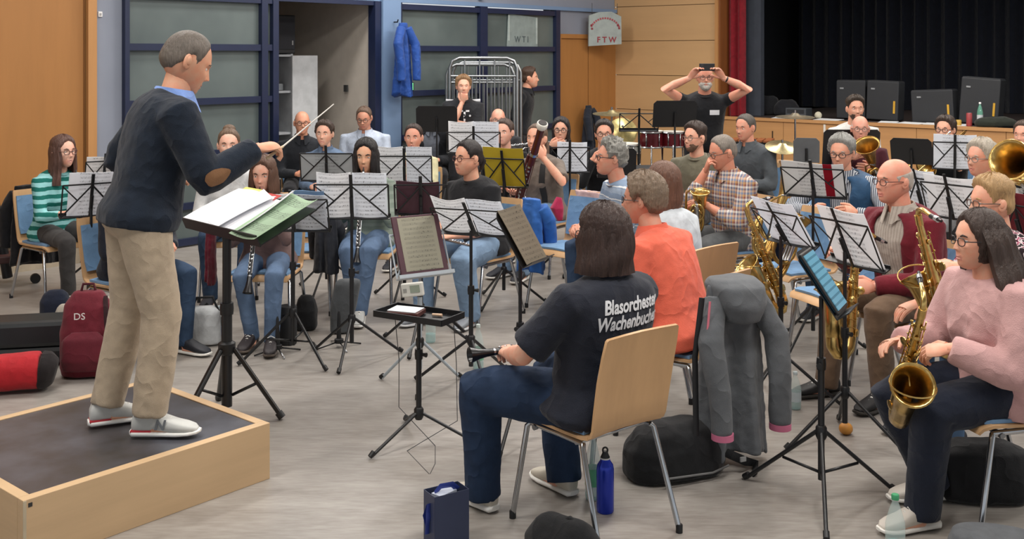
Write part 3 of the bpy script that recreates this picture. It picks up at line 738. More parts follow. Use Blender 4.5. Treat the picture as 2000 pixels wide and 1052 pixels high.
    # ---------------- hair, brows, glasses, beard
    if hair:
        hm = hairm(hair[1]); m = MB(); hair_mesh(m, hair[0], HM, nu, nv, fem, seed=len(PEOPLE)+3, thick=hair[2] if len(hair) > 2 else 1.0)
        eh = dict(extra_hair or {})
        if hair[0] in ('long', 'bob'):
            hair_curtain(m, HM, eh.get('z', -.26 if hair[0] == 'long' else -.125), eh.get('f0', 1.02), eh.get('spread', .02), eh.get('wave', .006), len(PEOPLE), eh.get('thick', .024), eh.get('back', .0), eh.get('front', 0), eh.get('fdrop', .3))
        if eh.get('bun'):
            b = eh['bun']; m.ball(np.array(HM @ Vector(b[:3])), b[3], 14, 10)
        if eh.get('tail'):
            tl = [np.array(HM @ Vector(p)) for p in eh['tail']]; m.tube(tl, [.022]+[.026]*(len(tl)-2)+[.012], 10)
        P.hair = m.obj('hair', hm, root_o)
        bc = hairm(hair[1] if hair[0] not in ('bald',) else '6b5a4c')
        m = MB()
        for sx in (-1, 1): m.tube([np.array(HM @ Vector((sx*qx, qy, qz))) for qx, qy, qz in ((.014, .0945, .0205), (.03, .0925, .0265), (.046, .0815, .0215))], [(.0045, .0025)]*2+[(.002, .002)], 6)
        o = m.obj('eyebrows', bc, root_o); o['kind'] = 'stuff'
    if beard:
        x, y, z, TH, PH = head_grid(nu, nv, fem, chub); a = np.abs(PH)
        ms = sst(-.030, -.048, z+.010*np.cos(a*1.6)-.022*(a > .75)*sst(.7, 1.15, a)*-1)*(1-sst(1.35, 1.6, a))
        mo = np.exp(-((x)/.021)**2-((z+.066)/.0085)**2)*(y > .05); ms = ms*(1-np.clip(mo*1.6, 0, 1)); ms *= (1-np.exp(-(x/.016)**2-((z+.036)/.012)**2))
        n = np.stack([x/.0745**2, y/.097**2, z/.118**2], -1); n /= np.linalg.norm(n, axis=-1, keepdims=True)+1e-9
        off = beard[1]*ms*(1+.5*(np.random.RandomState(5).rand(*x.shape)-.5))-.006*(1-ms)
        Q = (np.stack([x, y, z], -1)+n*off[..., None]).reshape(-1, 3)
        MB().add([np.array(HM @ Vector(p)) for p in Q], grid_faces(nu, nv)).obj('beard', hairm(beard[0]), root_o)
    if glasses:
        gm = MB(); rg = .0021 if near else .0026
        for sx in (-1, 1):
            pp = [(sx*(.0325+.0225*math.copysign(abs(math.cos(q))**.8, math.cos(q))), .103-.25*max(0, abs(.0325+.0225*math.cos(q))-.03), .0+.0165*math.copysign(abs(math.sin(q))**.8, math.sin(q))) for q in np.linspace(0, 2*PI, 16, endpoint=False)]
            gm.tube([np.array(HM @ Vector(p)) for p in pp], rg, 6, loop=True)
            gm.tube([np.array(HM @ Vector(p)) for p in ((sx*.055, .096, .005), (sx*.073, .080, .006), (sx*.079, .03, .006), (sx*.080, -.012, .004))], rg, 6)
        gm.tube([np.array(HM @ Vector(p)) for p in ((-.011, .104, .004), (0, .107, .006), (.011, .104, .004))], rg, 6)
        go = gm.obj('glasses', plain(glasses, .35), root_o)
    PEOPLE.append(P); return P
def wpt(P, p): return P.M @ Vector(p)
# ================================================================ chairs, stands, sheets
M_BEECH = wood('c79f74', 2, .45, .1, 5); M_PAD = cloth('6f93b8', .9, .1); M_CHROME = chrome('b9bcc0', .22); M_BLK = plain('121316', .45, var=.1); M_BLKM = plain('17181b', .38, var=.1)
def shell_strip(prof, hw, th):
    """bent plywood strip: profile (y, z, half width)"""
    m = MB(); rings = []
    for i, (y, z, w) in enumerate(prof):
        a = prof[max(i-1, 0)]; b = prof[min(i+1, len(prof)-1)]; t = unit((0, b[0]-a[0], b[1]-a[1])); n = V3((0, -t[2], t[1]))
        r = [];
        for x, o in ((-w, 0), (-w*.5, .006), (0, .009), (w*.5, .006), (w, 0)): r.append(V3((x, y, z))-n*o)
        rings.append(r+[p-n*th for p in reversed(r)])
    return m.loft(rings)
_chair = None
def chair(label, M, group='blue padded hall chairs', seat_z=.45):
    global _chair
    if _chair is None:
        t = empty('hall_chair', Matrix.Identity(4))
        dz = -.012
        shell_strip([(.215, .405, .19), (.205, .425, .205), (.17, .436, .215), (.05, .432, .215), (-.08, .428, .21), (-.17, .428, .205), (-.2, .434, .202)], .21, .012).obj('seat', M_BEECH, t)
        shell_strip([(.19, .445, .185), (.16, .450, .2), (.05, .447, .2), (-.08, .443, .195), (-.165, .443, .19)], .2, .014).obj('seat_pad', M_PAD, t)
        bk = shell_strip([(-.19, .432, .20), (-.215, .445, .20), (-.228, .47, .20), (-.240, .54, .202), (-.262, .66, .204), (-.285, .76, .202), (-.300, .825, .196), (-.302, .832, .188)], .2, .012).obj('backrest', M_BEECH, t)
        shell_strip([(-.212, .50, .178), (-.228, .56, .185), (-.25, .68, .187), (-.276, .79, .182)], .18, .012).obj('back_pad', M_PAD, t)
        for sx in (-1, 1):
            MB().tube([(sx*.185, .155, .405), (sx*.195, .165, .395), (sx*.215, .235, .012)], .0115, 10).obj('leg', M_CHROME, t)
            MB().tube([(sx*.185, -.155, .405), (sx*.195, -.165, .395), (sx*.215, -.285, .012)], .0115, 10).obj('leg', M_CHROME, t)
            MB().tube([(sx*.185, .158, .407), (sx*.183, .0, .408), (sx*.185, -.158, .407)], .0115, 10).obj('side_rail', M_CHROME, t)
            MB().tube([(sx*.150, .12, .402), (sx*.20, .12, .398)], .012, 8).obj('link_hook', chrome('8d9094', .4), t)
            for y in (.235, -.285): MB().lathe([(.014, 0), (.014, .03), (.012, .034)], 10, (sx*.215, y*1.0, 0)).obj('foot_cap', M_BLK, t)
        MB().tube([(-.19, .12, .402), (.19, .12, .402)], .009, 8).obj('cross_bar', M_CHROME, t); MB().tube([(-.19, -.12, .402), (.19, -.12, .402)], .009, 8).obj('cross_bar', M_CHROME, t)
        _chair = t; c = t
    else: c = copy_tree(_chair)
    c.matrix_world = M; return tag(c, label, 'chair', group)

def stand_desk(M0, zc, tilt):
    return M0 @ Matrix.Translation((0, 0, zc)) @ Matrix.Rotation(R(tilt), 4, 'X')   # desk frame: x across, z up along desk, +y toward player
def sheet(label, DM, x, w, hgt, mat, z0=-.128, curl=.012, lift=.008, rot=0, cat='sheet music', name='sheet_music', over=0):
    n1, n2 = 8, 6; m = MB(); top = []
    for j in range(n2+1):
        for i in range(n1+1):
            u, v = i/n1-.5, j/n2; top.append((u*w, (v-.5)*hgt, curl*(1-math.cos(u*2.6))*1.5+curl*.8*v*v*math.sin(u*5+x*9)))
    N = (n1+1)*(n2+1); bot = [(a, b, c-.0022) for a, b, c in top]; fs = []
    for j in range(n2):
        for i in range(n1):
            q = j*(n1+1)+i; fs += [(q, q+1, q+n1+2, q+n1+1), (N+q, N+q+n1+1, N+q+n1+2, N+q+1)]
    rim = [i for i in range(n1+1)]+[(j+1)*(n1+1)+n1 for j in range(n2)]+[n2*(n1+1)+i for i in range(n1-1, -1, -1)]+[j*(n1+1) for j in range(n2-1, 0, -1)]
    for a, b in zip(rim, rim[1:]+rim[:1]): fs.append((a, N+a, N+b, b))
    m.add(top+bot, fs); o = m.obj(name, mat)
    # sheet plane: its x across, its y up along the desk, its z toward the player
    L = Matrix.Translation((x, lift, z0+hgt/2)) @ Matrix(((-1, 0, 0, 0), (0, 0, 1, 0), (0, 1, 0, 0), (0, 0, 0, 1))) @ Matrix.Rotation(R(rot), 4, 'Z')
    o.matrix_world = DM @ L; tag(o, label, cat, None); return o
def tripod(t, base_z, hub_z, spread, n0=0, r=.009, mat=None, double=True, pole_top=1.0, pole_r=.011, braces=True):
    mat = mat or M_BLKM
    p = MB().tube([(0, 0, base_z), (0, 0, hub_z+.30)], pole_r*1.25, 10).obj('pole', mat, t); MB().tube([(0, 0, hub_z+.28), (0, 0, pole_top)], pole_r*.85, 10).obj('upper_pole', mat, t)
    MB().lathe([(.019, -.025), (.021, 0), (.019, .025)], 12, (0, 0, hub_z+.29)).obj('clamp', M_BLK, t)
    MB().tube([(.015, 0, hub_z+.29), (.045, 0, hub_z+.29)], [.006, .012], 8).obj('knob', M_BLK, t)
    MB().lathe([(.017, -.03), (.024, -.015), (.024, .02), (.017, .03)], 12, (0, 0, hub_z)).obj('hub', M_BLK, t)
    for k in range(3):
        a = R(n0+120*k); e = V3((math.cos(a)*spread, math.sin(a)*spread, .012))
        lg = MB().tube([(math.cos(a)*.02, math.sin(a)*.02, hub_z), e], (r, r*.75) if False else r, 8).obj('leg', mat, t)
        MB().tube([e*.965+V3((0, 0, .03))*.6, e+V3((math.cos(a)*.012, math.sin(a)*.012, 0))], r*1.5, 8).obj('foot_cap', M_BLK, lg)
        if braces:
            b = V3((math.cos(a)*spread*.5, math.sin(a)*spread*.5, hub_z*.5)); MB().tube([(math.cos(a)*.012, math.sin(a)*.012, base_z+.03), b], r*.7, 6).obj('brace', mat, t)
def stand(label, px, py, d, h, tilt=22, kind='wire', w=.46, hg=.27, n0=20, sheets=(), spread=.32, mat=None, desc=None, hub=.25, zc=None, base=.10, dx=0):
    """music stand whose desk centre falls on (px, py) at depth d; h = way its reading side faces"""
    p = at(px, py, d); zc = p.z; M0 = place((p.x, p.y, 0), h); t = thing('music_stand', label, 'music stand', M0); mat = mat or M_BLKM
    # pole stands a little behind the desk centre
    DM = stand_desk(M0, zc, tilt); L = Matrix.Translation((0, 0, zc)) @ Matrix.Rotation(R(tilt), 4, 'X')
    tripod(t, base, hub, spread, n0, mat=mat, pole_top=zc-.06, braces=hub > .28)
    def bar(name, a, b, wd=.012, th=.003, y=-.002):
        a, b = V3((a[0], y, a[1])), V3((b[0], y, b[1])); m = MB(); m.tube([a, b], [(wd/2, th)]*2, 6, side=np.cross(unit(b-a), (0, 1, 0))); return m.obj(name, mat, t, smooth=False, M=L)
    MB().tube([(0, -.02, -.09), (0, -.02, .02)], .012, 8).obj('tilt_joint', M_BLK, t, M=L)
    if kind == 'wire':
        bar('spine', (0, -hg*.5), (0, hg*.62), .022, .004, -.010); bar('top_bar', (-w/2, hg*.36), (w/2, hg*.36), .012, .003, -.005)
        bar('side_bar', (-w/2, -hg*.47), (-w/2, hg*.36), .010); bar('side_bar', (w/2, -hg*.47), (w/2, hg*.36), .010)
        bar('diagonal_bar', (0, hg*.33), (-w/2, -hg*.46), .011, .003, -.007); bar('diagonal_bar', (0, hg*.33), (w/2, -hg*.46), .011, .003, -.007)
        bar('diagonal_bar', (-w/2, hg*.33), (-w*.24, -hg*.05), .009, .003, -.003); bar('diagonal_bar', (w/2, hg*.33), (w*.24, -hg*.05), .009, .003, -.003)
        MB().box((0, .018, -hg*.5), (w+.01, .048, .006)).box((0, .041, -hg*.5+.009), (w+.01, .004, .018)).obj('ledge', mat, t, smooth=False, M=L)
    elif kind == 'solid':
        MB().prism([(-w/2, -hg/2), (w/2, -hg/2), (w/2*1.0, hg/2-.03), (w/2-.03, hg/2), (-w/2+.03, hg/2), (-w/2, hg/2-.03)], .004, Matrix.Rotation(R(90), 4, 'X')).obj('desk_plate', mat, t, smooth=False, M=L)
        MB().box((0, .028, -hg/2), (w, .06, .005)).obj('ledge', mat, t, smooth=False, M=L)
    for i, q in enumerate(sheets):
        q = dict(q); lb = q.pop('label'); sheet(lb, DM, z0=q.pop('z0', -hg*.5+.005), **q)
    return t, DM, zc
# ================================================================ the cast
def seat_of(P, short, dy=.05): return chair('beech chair with blue pads, seat of the '+short, P.M @ Matrix.Translation((0, dy, 0)))
CLR = dict(armR=dict(w=(.085, .285, .76), d=(-.85, .35, .05), n=(-.2, -.8, -.1), curl=.55), armL=dict(w=(-.085, .235, .885), d=(.85, .35, .15), n=(.2, -.8, -.1), curl=.55))
HOLD = dict(armR=dict(w=(.07, .33, .66), d=(-.6, .7, .1), n=(-.5, -.2, -.6), curl=.7), armL=dict(w=(-.09, .34, .68), d=(.6, .7, .1), n=(.4, -.2, -.7), curl=.7))
SAXA = dict(armR=dict(w=(.17, .22, .66), d=(-.3, .9, .1), n=(-.9, 0, 0), curl=.7), armL=dict(w=(.02, .28, .90), d=(.3, .8, .1), n=(.6, -.3, -.4), curl=.7))
HORN = dict(armR=dict(w=(.10, .28, .92), d=(-.6, .6, .3), n=(-.6, -.5, 0), curl=.7), armL=dict(w=(-.10, .26, .80), d=(.6, .6, .2), n=(.6, -.4, 0), curl=.7))
WHT, BLKC, NVY, DGR, GRY = cloth('d9d9d6'), cloth('17181b'), cloth('1b2235'), cloth('3b3f42'), cloth('76797c')
J1, J2, J3 = denim('586c88'), denim('2f4057'), denim('7890ab')
BKT = cloth('222226')
SNK = ('c9c4ba', 'eceae5', 1); DSH = ('1c1b1d', '33302c')

# ---- conductor on the podium
cond = person('conductor in navy sweater and beige chinos standing on the podium with a white baton', 0, 0, 120, hh=120, s=1.045, pose='stand', root=Vector((-1.65, 4.72, .25)),
    lean=8, bend=8, pitch=26, head_k=1.09, bw=1.18, belly=.02, tone='d3a285', hair=('buzz', '665d55', 1.0), top=cloth('19222f', .9, .2, 300), shirt_name='sweater', neck='collar', collar=cloth('7d9ad6'), sleeve='long', sleeve_w=1.22,
    leg=cloth('b3a28c', .9, .12), leg_w=1.10, shoes=('c2c3c0', 'e9e8e4', 1), near=True, hem=-.02, fold=.012,
    armR=dict(w=(.20, .47, 1.225), d=(-.22, .95, .12), n=(-.2, -.15, -1), curl=.75, pole=(.35, -.75, -1)), armL=dict(w=(-.24, .20, 1.06), d=(.4, .8, .1), n=(.3, 0, -1), pole=(-.6, -.6, -1)),
    legs=dict(R=dict(a=(.105, .035, .085), f=(.48, .87, 0), pole=(.2, 1, 0)), L=dict(a=(-.14, -.10, .085), f=(.05, 1, 0), pole=(-.1, 1, 0))))
def sub(P, fn, name, mat, parent=None, smooth=True):
    return fn(MB()).obj(name, mat, parent or P.o, smooth)

# ---- front circle, left
stripe = person('woman with long brown hair and glasses in a green striped sweater', 122, 262, 52, hh=58, s=.99, fem=True, tone='d8b09c', hair=('long', '5b4139'), glasses='5b3a30', top=stripes('1f6a62', '8ec6c8', .062, .5), sleeve='pushed', leg=cloth('3a3838'), shoes=('a8a296', 'd8d4cc', 1),
    armR=dict(w=(.06, .38, .70), d=(-.3, .9, 0), n=(0, -.1, -1), curl=.2), armL=dict(w=(-.10, .40, .66), d=(.4, .8, 0), n=(.4, 0, -1), curl=.6), legs=dict(R=dict(a=(.10, .40, .085)), L=dict(a=(-.08, .44, .085))), extra_hair=dict(z=-.25, spread=.01))
bluem = person('man in a light blue shirt half hidden behind the conductor', 219, 226, 62, s=1.0, hair=('bald', '8e8175'), tone='d2a189', top=cloth('6d84ad'), neck='collar', leg=BKT, **HORN)
navyb = person('player in dark navy jacket and jeans mostly hidden behind the conductor', 272, 292, 55, s=1.0, tone='d2a189', hair=('short', '3b2d25'), top=cloth('171c28'), leg=J2, **HOLD)
hoodie = person('young woman with hair up in a white hooded sweatshirt', 447, 240, 12, s=1.05, d=8.4, fem=True, tone='d9b29e', hair=('tied', '6a5443'), extra_hair=dict(bun=(0, -.045, .115, (.05, .05, .04))), top=cloth('cfd0d0'), neck='hood', collar=WHT, leg=J2, **HOLD)
girlcl = person('girl with long brown hair and jeans playing clarinet behind the conductor desk', 513, 303, -2, s=.93, d=7.15, pitch=10, fem=True, tone='d9ac96', hair=('long', '5a3f31'), extra_hair=dict(z=-.22, f0=.9), top=cloth('6f5a58'), leg=J1, shoes=('2a2326', '5a5048', 1), legs=dict(R=dict(a=(.02, .34, .085), f=(.1, 1, 0)), L=dict(a=(-.13, .42, .085))), **CLR)
baldk = person('bald man with glasses in a black half zip pullover', 590, 217, 15, s=1.03, tone='cf9b80', hair=('bald', '8a7a6c'), glasses='3b2a26', top=cloth('202329'), neck='collar', leg=BKT, **HOLD)
shortd = person('woman with short dark hair in a blue denim shirt', 634, 234, -5, s=.98, fem=True, tone='dcb29c', hair=('short', '3f3129', 1.3), top=denim('5d6f87'), neck='collar', leg=BKT, **HOLD)
whiteb = person('broad man with glasses in a pale blue white shirt at the rear', 710, 207, -4, s=1.05, bw=1.18, belly=.04, pitch=16, chub=.8, tone='cf9c84', hair=('short', '6b5648', .7), glasses='4a3a34', top=cloth('b9c4d6'), neck='collar', leg=BKT, **HOLD)
clarw = person('woman with long black hair in a grey green cardigan playing clarinet in the middle', 714, 268, -3, s=1.0, pitch=8, fem=True, tone='d6ab8c', hair=('long', '1d1a1b'), extra_hair=dict(z=-.24, f0=.86, spread=.016), top=stripes('7d8a80', '8b978d', .06, .6), leg=J1, leg_w=1.08, shoes=('9b9c9a', 'd8d7d3', 1), legs=dict(R=dict(a=(.02, .42, .085), f=(.25, 1, 0)), L=dict(a=(-.02, .47, .085), f=(-.1, 1, 0))), **CLR)
cream = person('woman with hair tied back in a cream top playing behind the middle stands', 808, 240, -6, s=.98, fem=True, tone='d3a08a', hair=('tied', '3a2b26'), top=cloth('d3cda6'), leg=BKT, bw=1.06, **CLR)
old1 = person('thin haired man in a black cardigan and grey collar at the rear', 843, 207, 0, s=1.02, tone='d2a48c', hair=('bald', '85776a'), top=cloth('6f7580'), neck='collar', over=('cardigan', cloth('1d1f24')), over_gap=.35, leg=BKT, **HOLD)
blackt = person('woman with dark tied hair and glasses in a black T-shirt and jeans', 915, 272, -38, hh=-52, s=1.0, fem=True, bw=1.22, chub=.8, tone='d6a88e', hair=('tied', '241d1d', 1.3), extra_hair=dict(tail=[(0, -.1, .02), (0, -.125, -.03), (.0, -.11, -.09)]), glasses='5a2b28', top=cloth('18191d'), sleeve='short', leg=J3, leg_w=1.18, shoes=('7b8087', 'c5c7c9', 1),
    armR=dict(w=(.10, .36, .64), d=(-.6, .7, 0), n=(-.2, 0, -1), curl=.5), armL=dict(w=(-.06, .38, .63), d=(.6, .7, 0), n=(.2, 0, -1), curl=.5), legs=dict(R=dict(a=(.16, .44, .085)), L=dict(a=(-.16, .30, .085))))
boy = person('teenage boy in a black football jersey standing with hand at his chin', 905, 148, 6, s=.975, pose='stand', d=12.4, tone='dcae96', hair=('thick', '8a6a4a'), top=cloth('26272b'), sleeve='short', leg=BKT,
    armR=dict(w=(.02, .21, 1.345), d=(-.2, .2, .9), n=(-.2, -.9, 0), curl=.8, pole=(.6, .1, -1)), armL=dict(w=(.08, .2, 1.12), d=(.9, .2, 0), n=(0, -1, 0), curl=.3, pole=(-.6, .1, -1)))
glass1 = person('elderly bald man with glasses in front of the steel barriers', 973, 212, 2, s=1.03, tone='cfa08b', hair=('bald', '9a948c'), glasses='77706a', top=cloth('2b2c30'), leg=BKT, **HOLD)
darkw = person('woman with hair pulled back in a black top beside the yellow folder', 986, 231, -12, hh=-22, s=1.0, fem=True, tone='dcb19d', hair=('tied', '4a3a33', 1.3), top=cloth('141519'), neck='crew', leg=BKT, **HOLD)
bass = person('woman in a brown grey T-shirt playing the bassoon', 1050, 240, -34, hh=-30, s=1.02, pitch=-4, fem=True, tone='d8a68d', hair=('tied', '6a5547'), extra_hair=dict(tail=[(0, -.1, .03), (-.02, -.13, -.05), (-.03, -.12, -.16), (-.03, -.12, -.26)]), top=cloth('71675f'), sleeve='short', leg=J3, leg_w=1.12, bw=1.12,
    armR=dict(w=(.08, .38, .72), d=(-.45, .85, .1), n=(-.1, -.2, 1), curl=.25), armL=dict(w=(-.17, .30, 1.02), d=(.45, .3, .8), n=(.6, -.6, 0), curl=.6, pole=(-.8, .1, -.8)), legs=dict(R=dict(a=(.16, .40, .085)), L=dict(a=(-.06, .45, .085))))
jack = person('young man in a black jacket standing by the barriers in profile', 1034, 133, 75, hh=85, s=1.02, pose='stand', d=13.65, tone='d7a48a', hair=('top', '4a362b'), top=cloth('1c1e23'), neck='collar', leg=BKT, armR=dict(w=(.22, .05, .86)), armL=dict(w=(-.22, .05, .86)))
specw = person('woman with glasses and long dark hair holding a flute at her chin', 1096, 227, -8, s=1.0, fem=True, tone='d9ab93', hair=('long', '231c1d'), extra_hair=dict(z=-.2, f0=1.2, spread=.0), glasses='2a2224', top=cloth('16171c'), leg=BKT, armR=dict(w=(.10, .22, 1.00), d=(-.8, .3, .3), n=(-.2, -1, 0), curl=.6), armL=dict(w=(-.05, .22, .98), d=(.7, .3, .5), n=(.3, -1, 0), curl=.7))
darkm = person('dark haired man with glasses in black behind the grey haired man', 1180, 233, -6, s=1.0, tone='d7a68e', hair=('thick', '2c2420', .8), glasses='2b2628', top=cloth('1a1c20'), leg=BKT, **HORN)
curly = person('man with curly grey hair and dark glasses in profile wearing a blue shirt', 1197, 271, -74, hh=-80, s=1.03, pitch=-4, tone='d29c84', hair=('curly', '87857f'), glasses='232327', top=stripes('7c8ea5', '93a2b5', .09, .82, 2, 'd3d6d8'), sleeve='short', leg=denim('35465f'), lean=10, legs=dict(R=dict(a=(.14, .42, .085)), L=dict(a=(-.16, .38, .085))),
    armR=dict(w=(.07, .42, .66), d=(-.6, .7, .1), n=(-.6, 0, -.5), curl=.8), armL=dict(w=(-.07, .42, .66), d=(.6, .7, .1), n=(.6, 0, -.5), curl=.8), shoes=DSH)
beardm = person('bearded man with glasses in an olive T-shirt near the drums', 1358, 238, -34, hh=-52, s=1.03, tone='d7a890', hair=('top', '3a2c25'), beard=('6a5040', .003), glasses='6b5a50', top=cloth('6b6757'), sleeve='short', leg=BKT, **HOLD)
greym = person('grey haired man in a dark grey shirt resting eyes closed at the rear', 1455, 221, -40, hh=-50, s=1.06, pitch=6, bw=1.12, tone='cf9a83', hair=('buzz', '55504b', 1.8), top=cloth('4b5055'), neck='collar', leg=BKT, **HOLD)
plaidm = person('man in a plaid shirt with glasses holding his hand to his face', 1405, 262, -62, hh=-74, s=1.03, pitch=14, bw=1.12, belly=.03, tone='cf957c', hair=('buzz', '7d746b', 1.6), glasses='57483f', top=plaid(['b9a08e', '5b5f74', 'c9c5c0', '7d4a44', 'b08a5e', '6d7f99']), neck='collar', leg=cloth('56585a'), leg_w=1.1, sleeve='pushed', sleeve_w=1.1,
    armR=dict(w=(.08, .24, 1.03), d=(-.5, .1, .8), n=(-.6, -.6, 0), curl=.9, pole=(.4, .3, -1)), armL=dict(w=(-.05, .34, .80), d=(.5, .8, .1), n=(.5, 0, -.6), curl=.7, pole=(-.6, 0, -1)))
phone = person('bearded man in a black T-shirt standing and filming with a phone', 1377, 127, -4, s=1.06, pose='stand', d=11.0, bw=1.16, belly=.04, tone='d09b84', hair=('bald', 'a09a92'), beard=('b6b1aa', .012), glasses='4a4644', top=cloth('17181c'), sleeve='cap', leg=BKT,
    armR=dict(w=(.17, .28, 1.655), d=(-.62, .1, .78), n=(-.6, .6, 0), curl=.5, pole=(1, -.1, -.55)), armL=dict(w=(-.17, .28, 1.655), d=(.62, .1, .78), n=(.6, .6, 0), curl=.5, pole=(-1, -.1, -.55)))
longb = person('woman with long auburn hair in a white top seen from behind', 1297, 312, -138, hh=-142, s=.99, d=6.25, fem=True, tone='d8ab95', hair=('long', '6b4a3a'), extra_hair=dict(z=-.34, f0=.95, spread=.022, wave=.012), top=cloth('c9d0d6'), leg=BKT, legs=None)
coral = person('woman with short streaked hair in a coral red blouse seen from behind', 1258, 338, -128, hh=-112, s=1.04, fem=True, bw=1.30, tone='d29b83', hair=('thick', '7d6a58', 1.15), glasses='2b2527', top=cloth('e0674f', .75, .1, 300), neck='collar', sleeve='long', sleeve_w=1.15, leg=denim('27374f'), near=True, hem=-.06, bd=1.1, shoes=SNK, lean=14,
    legs=dict(R=dict(a=(.14, .40, .085)), L=dict(a=(-.14, .40, .085))), armR=dict(w=(.10, .36, .68)), armL=dict(w=(-.10, .36, .68)))
navyw = person('woman with a dark bob in a navy T-shirt with white lettering on the back', 1180, 395, -141, hh=-126, s=1.02, fem=True, bw=1.34, bd=1.2, tone='d9a890', hair=('bob', '3b2a25', 1.15), extra_hair=dict(z=-.135, f0=1.1, spread=.024, thick=.03), glasses='3a2f2e', top=cloth('21242f', .85, .12, 300), sleeve='short', sleeve_w=1.16, leg=denim('25344c'), leg_w=1.16, near=True, hem=.04, shoes=('c3bcae', 'ecebe6', 1), lean=-12, bend=5,
    armR=dict(w=(.05, .36, .645), d=(-.5, .8, .0), n=(-.4, 0, -.8), curl=.7), armL=dict(w=(-.20, .31, .66), d=(.45, .85, .0), n=(.3, .2, -.9), curl=.75, pole=(-.9, -.3, -.6)),
    legs=dict(L=dict(a=(-.25, .42, .085), f=(-.1, 1, 0), pole=(-.35, .6, 1)), R=dict(a=(.12, .33, .085), f=(.05, 1, 0))))
# ---- right side
drumm = person('dark haired young man in a white shirt sitting high in front of the stage', 1670, 180, -3, s=1.05, d=11.0, seat=.60, tone='d0a087', hair=('top', '35291f'), beard=('4a382c', .003), top=cloth('d6d6d2'), leg=BKT, **HOLD)
oldh = person('white haired man in a maroon shirt behind a brass horn', 1680, 226, -14, s=1.04, tone='d09c88', hair=('bald', 'c9c6c0'), glasses='6e6660', top=cloth('4a1f2a'), leg=BKT, **HORN)
vest = person('grey haired man with black glasses in a blue quilted vest', 1643, 262, -30, hh=-34, s=1.03, pitch=8, tone='d3a087', hair=('thick', '8d8c88'), glasses='1d1d20', top=stripes('b9bcc2', '4a5260', .014, .5, 0), neck='collar', over=('quilted_vest', cloth('25496b', .6)), over_gap=.24, over_sleeve='none', leg=denim('33445c'),
    armR=dict(w=(.16, .36, .76), d=(-.5, .8, .1), n=(-.7, -.2, -.3), curl=.7, pole=(1, -.2, -.6)), armL=dict(w=(-.14, .32, .76), d=(.5, .8, .2), n=(.6, -.3, -.3), curl=.7, pole=(-1, -.2, -.6)), bw=1.08)
redc = person('bald man with glasses in a dark red cardigan and grey shirt', 1748, 310, -66, hh=-72, s=1.05, tone='d69d86', hair=('bald', 'b3aba2'), glasses='4a2f2c', top=stripes('b3aaa0', 'a1988f', .02, .6, 0), neck='collar', over=('cardigan', cloth('6b1b28', .9, .14)), over_gap=.42, leg=cloth('6b5644'), leg_w=1.08, near=True, bw=1.06, shoes=DSH,
    armR=dict(w=(.10, .44, .78), d=(-.2, .95, .2), n=(-.9, 0, -.2), curl=.5, pole=(.6, -.3, -1)), armL=dict(w=(-.10, .38, .64), d=(.3, .9, 0), n=(.7, 0, -.5), curl=.7), legs=dict(R=dict(a=(.12, .52, .085)), L=dict(a=(-.18, .40, .085))))
tromb = person('young man with glasses and dark hair playing the trombone at the rear', 1847, 226, -36, hh=-44, s=1.02, d=10.4, tone='d9ab92', hair=('thick', '382b24'), glasses='3a3230', top=cloth('191a1e'), leg=BKT, armR=dict(w=(.03, .40, .93), d=(-.4, .8, .2), n=(-.6, -.4, 0), curl=.8), armL=dict(w=(-.12, .2, 1.03), d=(.5, .4, .5), n=(.7, -.3, 0), curl=.8))
greyr = person('grey haired man with thin glasses in profile in a white shirt', 1918, 271, -58, hh=-66, s=1.03, tone='d29e87', hair=('thick', 'b0a698'), glasses='7d7670', top=cloth('cdd0d3'), neck='collar', leg=BKT, **HORN)
blond = person('player with short blond hair and thin glasses in a patterned blouse', 1938, 337, -80, hh=-84, s=1.02, tone='d8a58b', hair=('top', 'b08d61'), glasses='5a4a40', top=spots('2a2024', 'cfc4c6', 'a65a72'), sleeve='short', leg=denim('4a627f'), d=5.3, armR=dict(w=(.12, .46, .66), d=(-.2, .9, -.2), n=(0, 0, -1), curl=.4), armL=dict(w=(.0, .34, .86), d=(.5, .7, 0), n=(.4, 0, -.8), curl=.7))
edge = person('man at the right edge behind the big brass bell', 2001, 233, -50, s=1.03, d=9.6, tone='d2a08a', hair=('short', '4a3a30'), top=cloth('22252c'), leg=BKT, **HORN)
pink = person('woman with long dark hair in a pale pink sweater holding an alto saxophone', 1915, 405, -77, hh=-84, s=.97, d=4.43, fem=True, bw=1.34, tone='dba98f', hair=('long', '3d2f29'), extra_hair=dict(z=-.33, f0=1.08, fdrop=-.22, spread=.105, wave=.020, thick=.05, back=.055), glasses='2b2a2c', top=cloth('c39a98', .95, .1, 260), sleeve='long', sleeve_w=1.35, leg=cloth('1b2130', .9, .1), leg_w=1.14, near=True, hem=-.06, shoes=('cfc7bd', 'efece6', 1), lean=2, bend=7,
    armR=dict(w=(.14, .40, .70), d=(-.25, .95, .0), n=(-.4, -.1, -.8), curl=.5), armL=dict(w=(-.11, .34, .73), d=(.55, .75, -.2), n=(.5, .1, -.8), curl=.7, pole=(-.6, -.5, -1)),
    legs=dict(L=dict(a=(-.06, .43, .085), f=(-.05, 1, 0)), R=dict(a=(.18, .22, .085), f=(.1, 1, 0))))
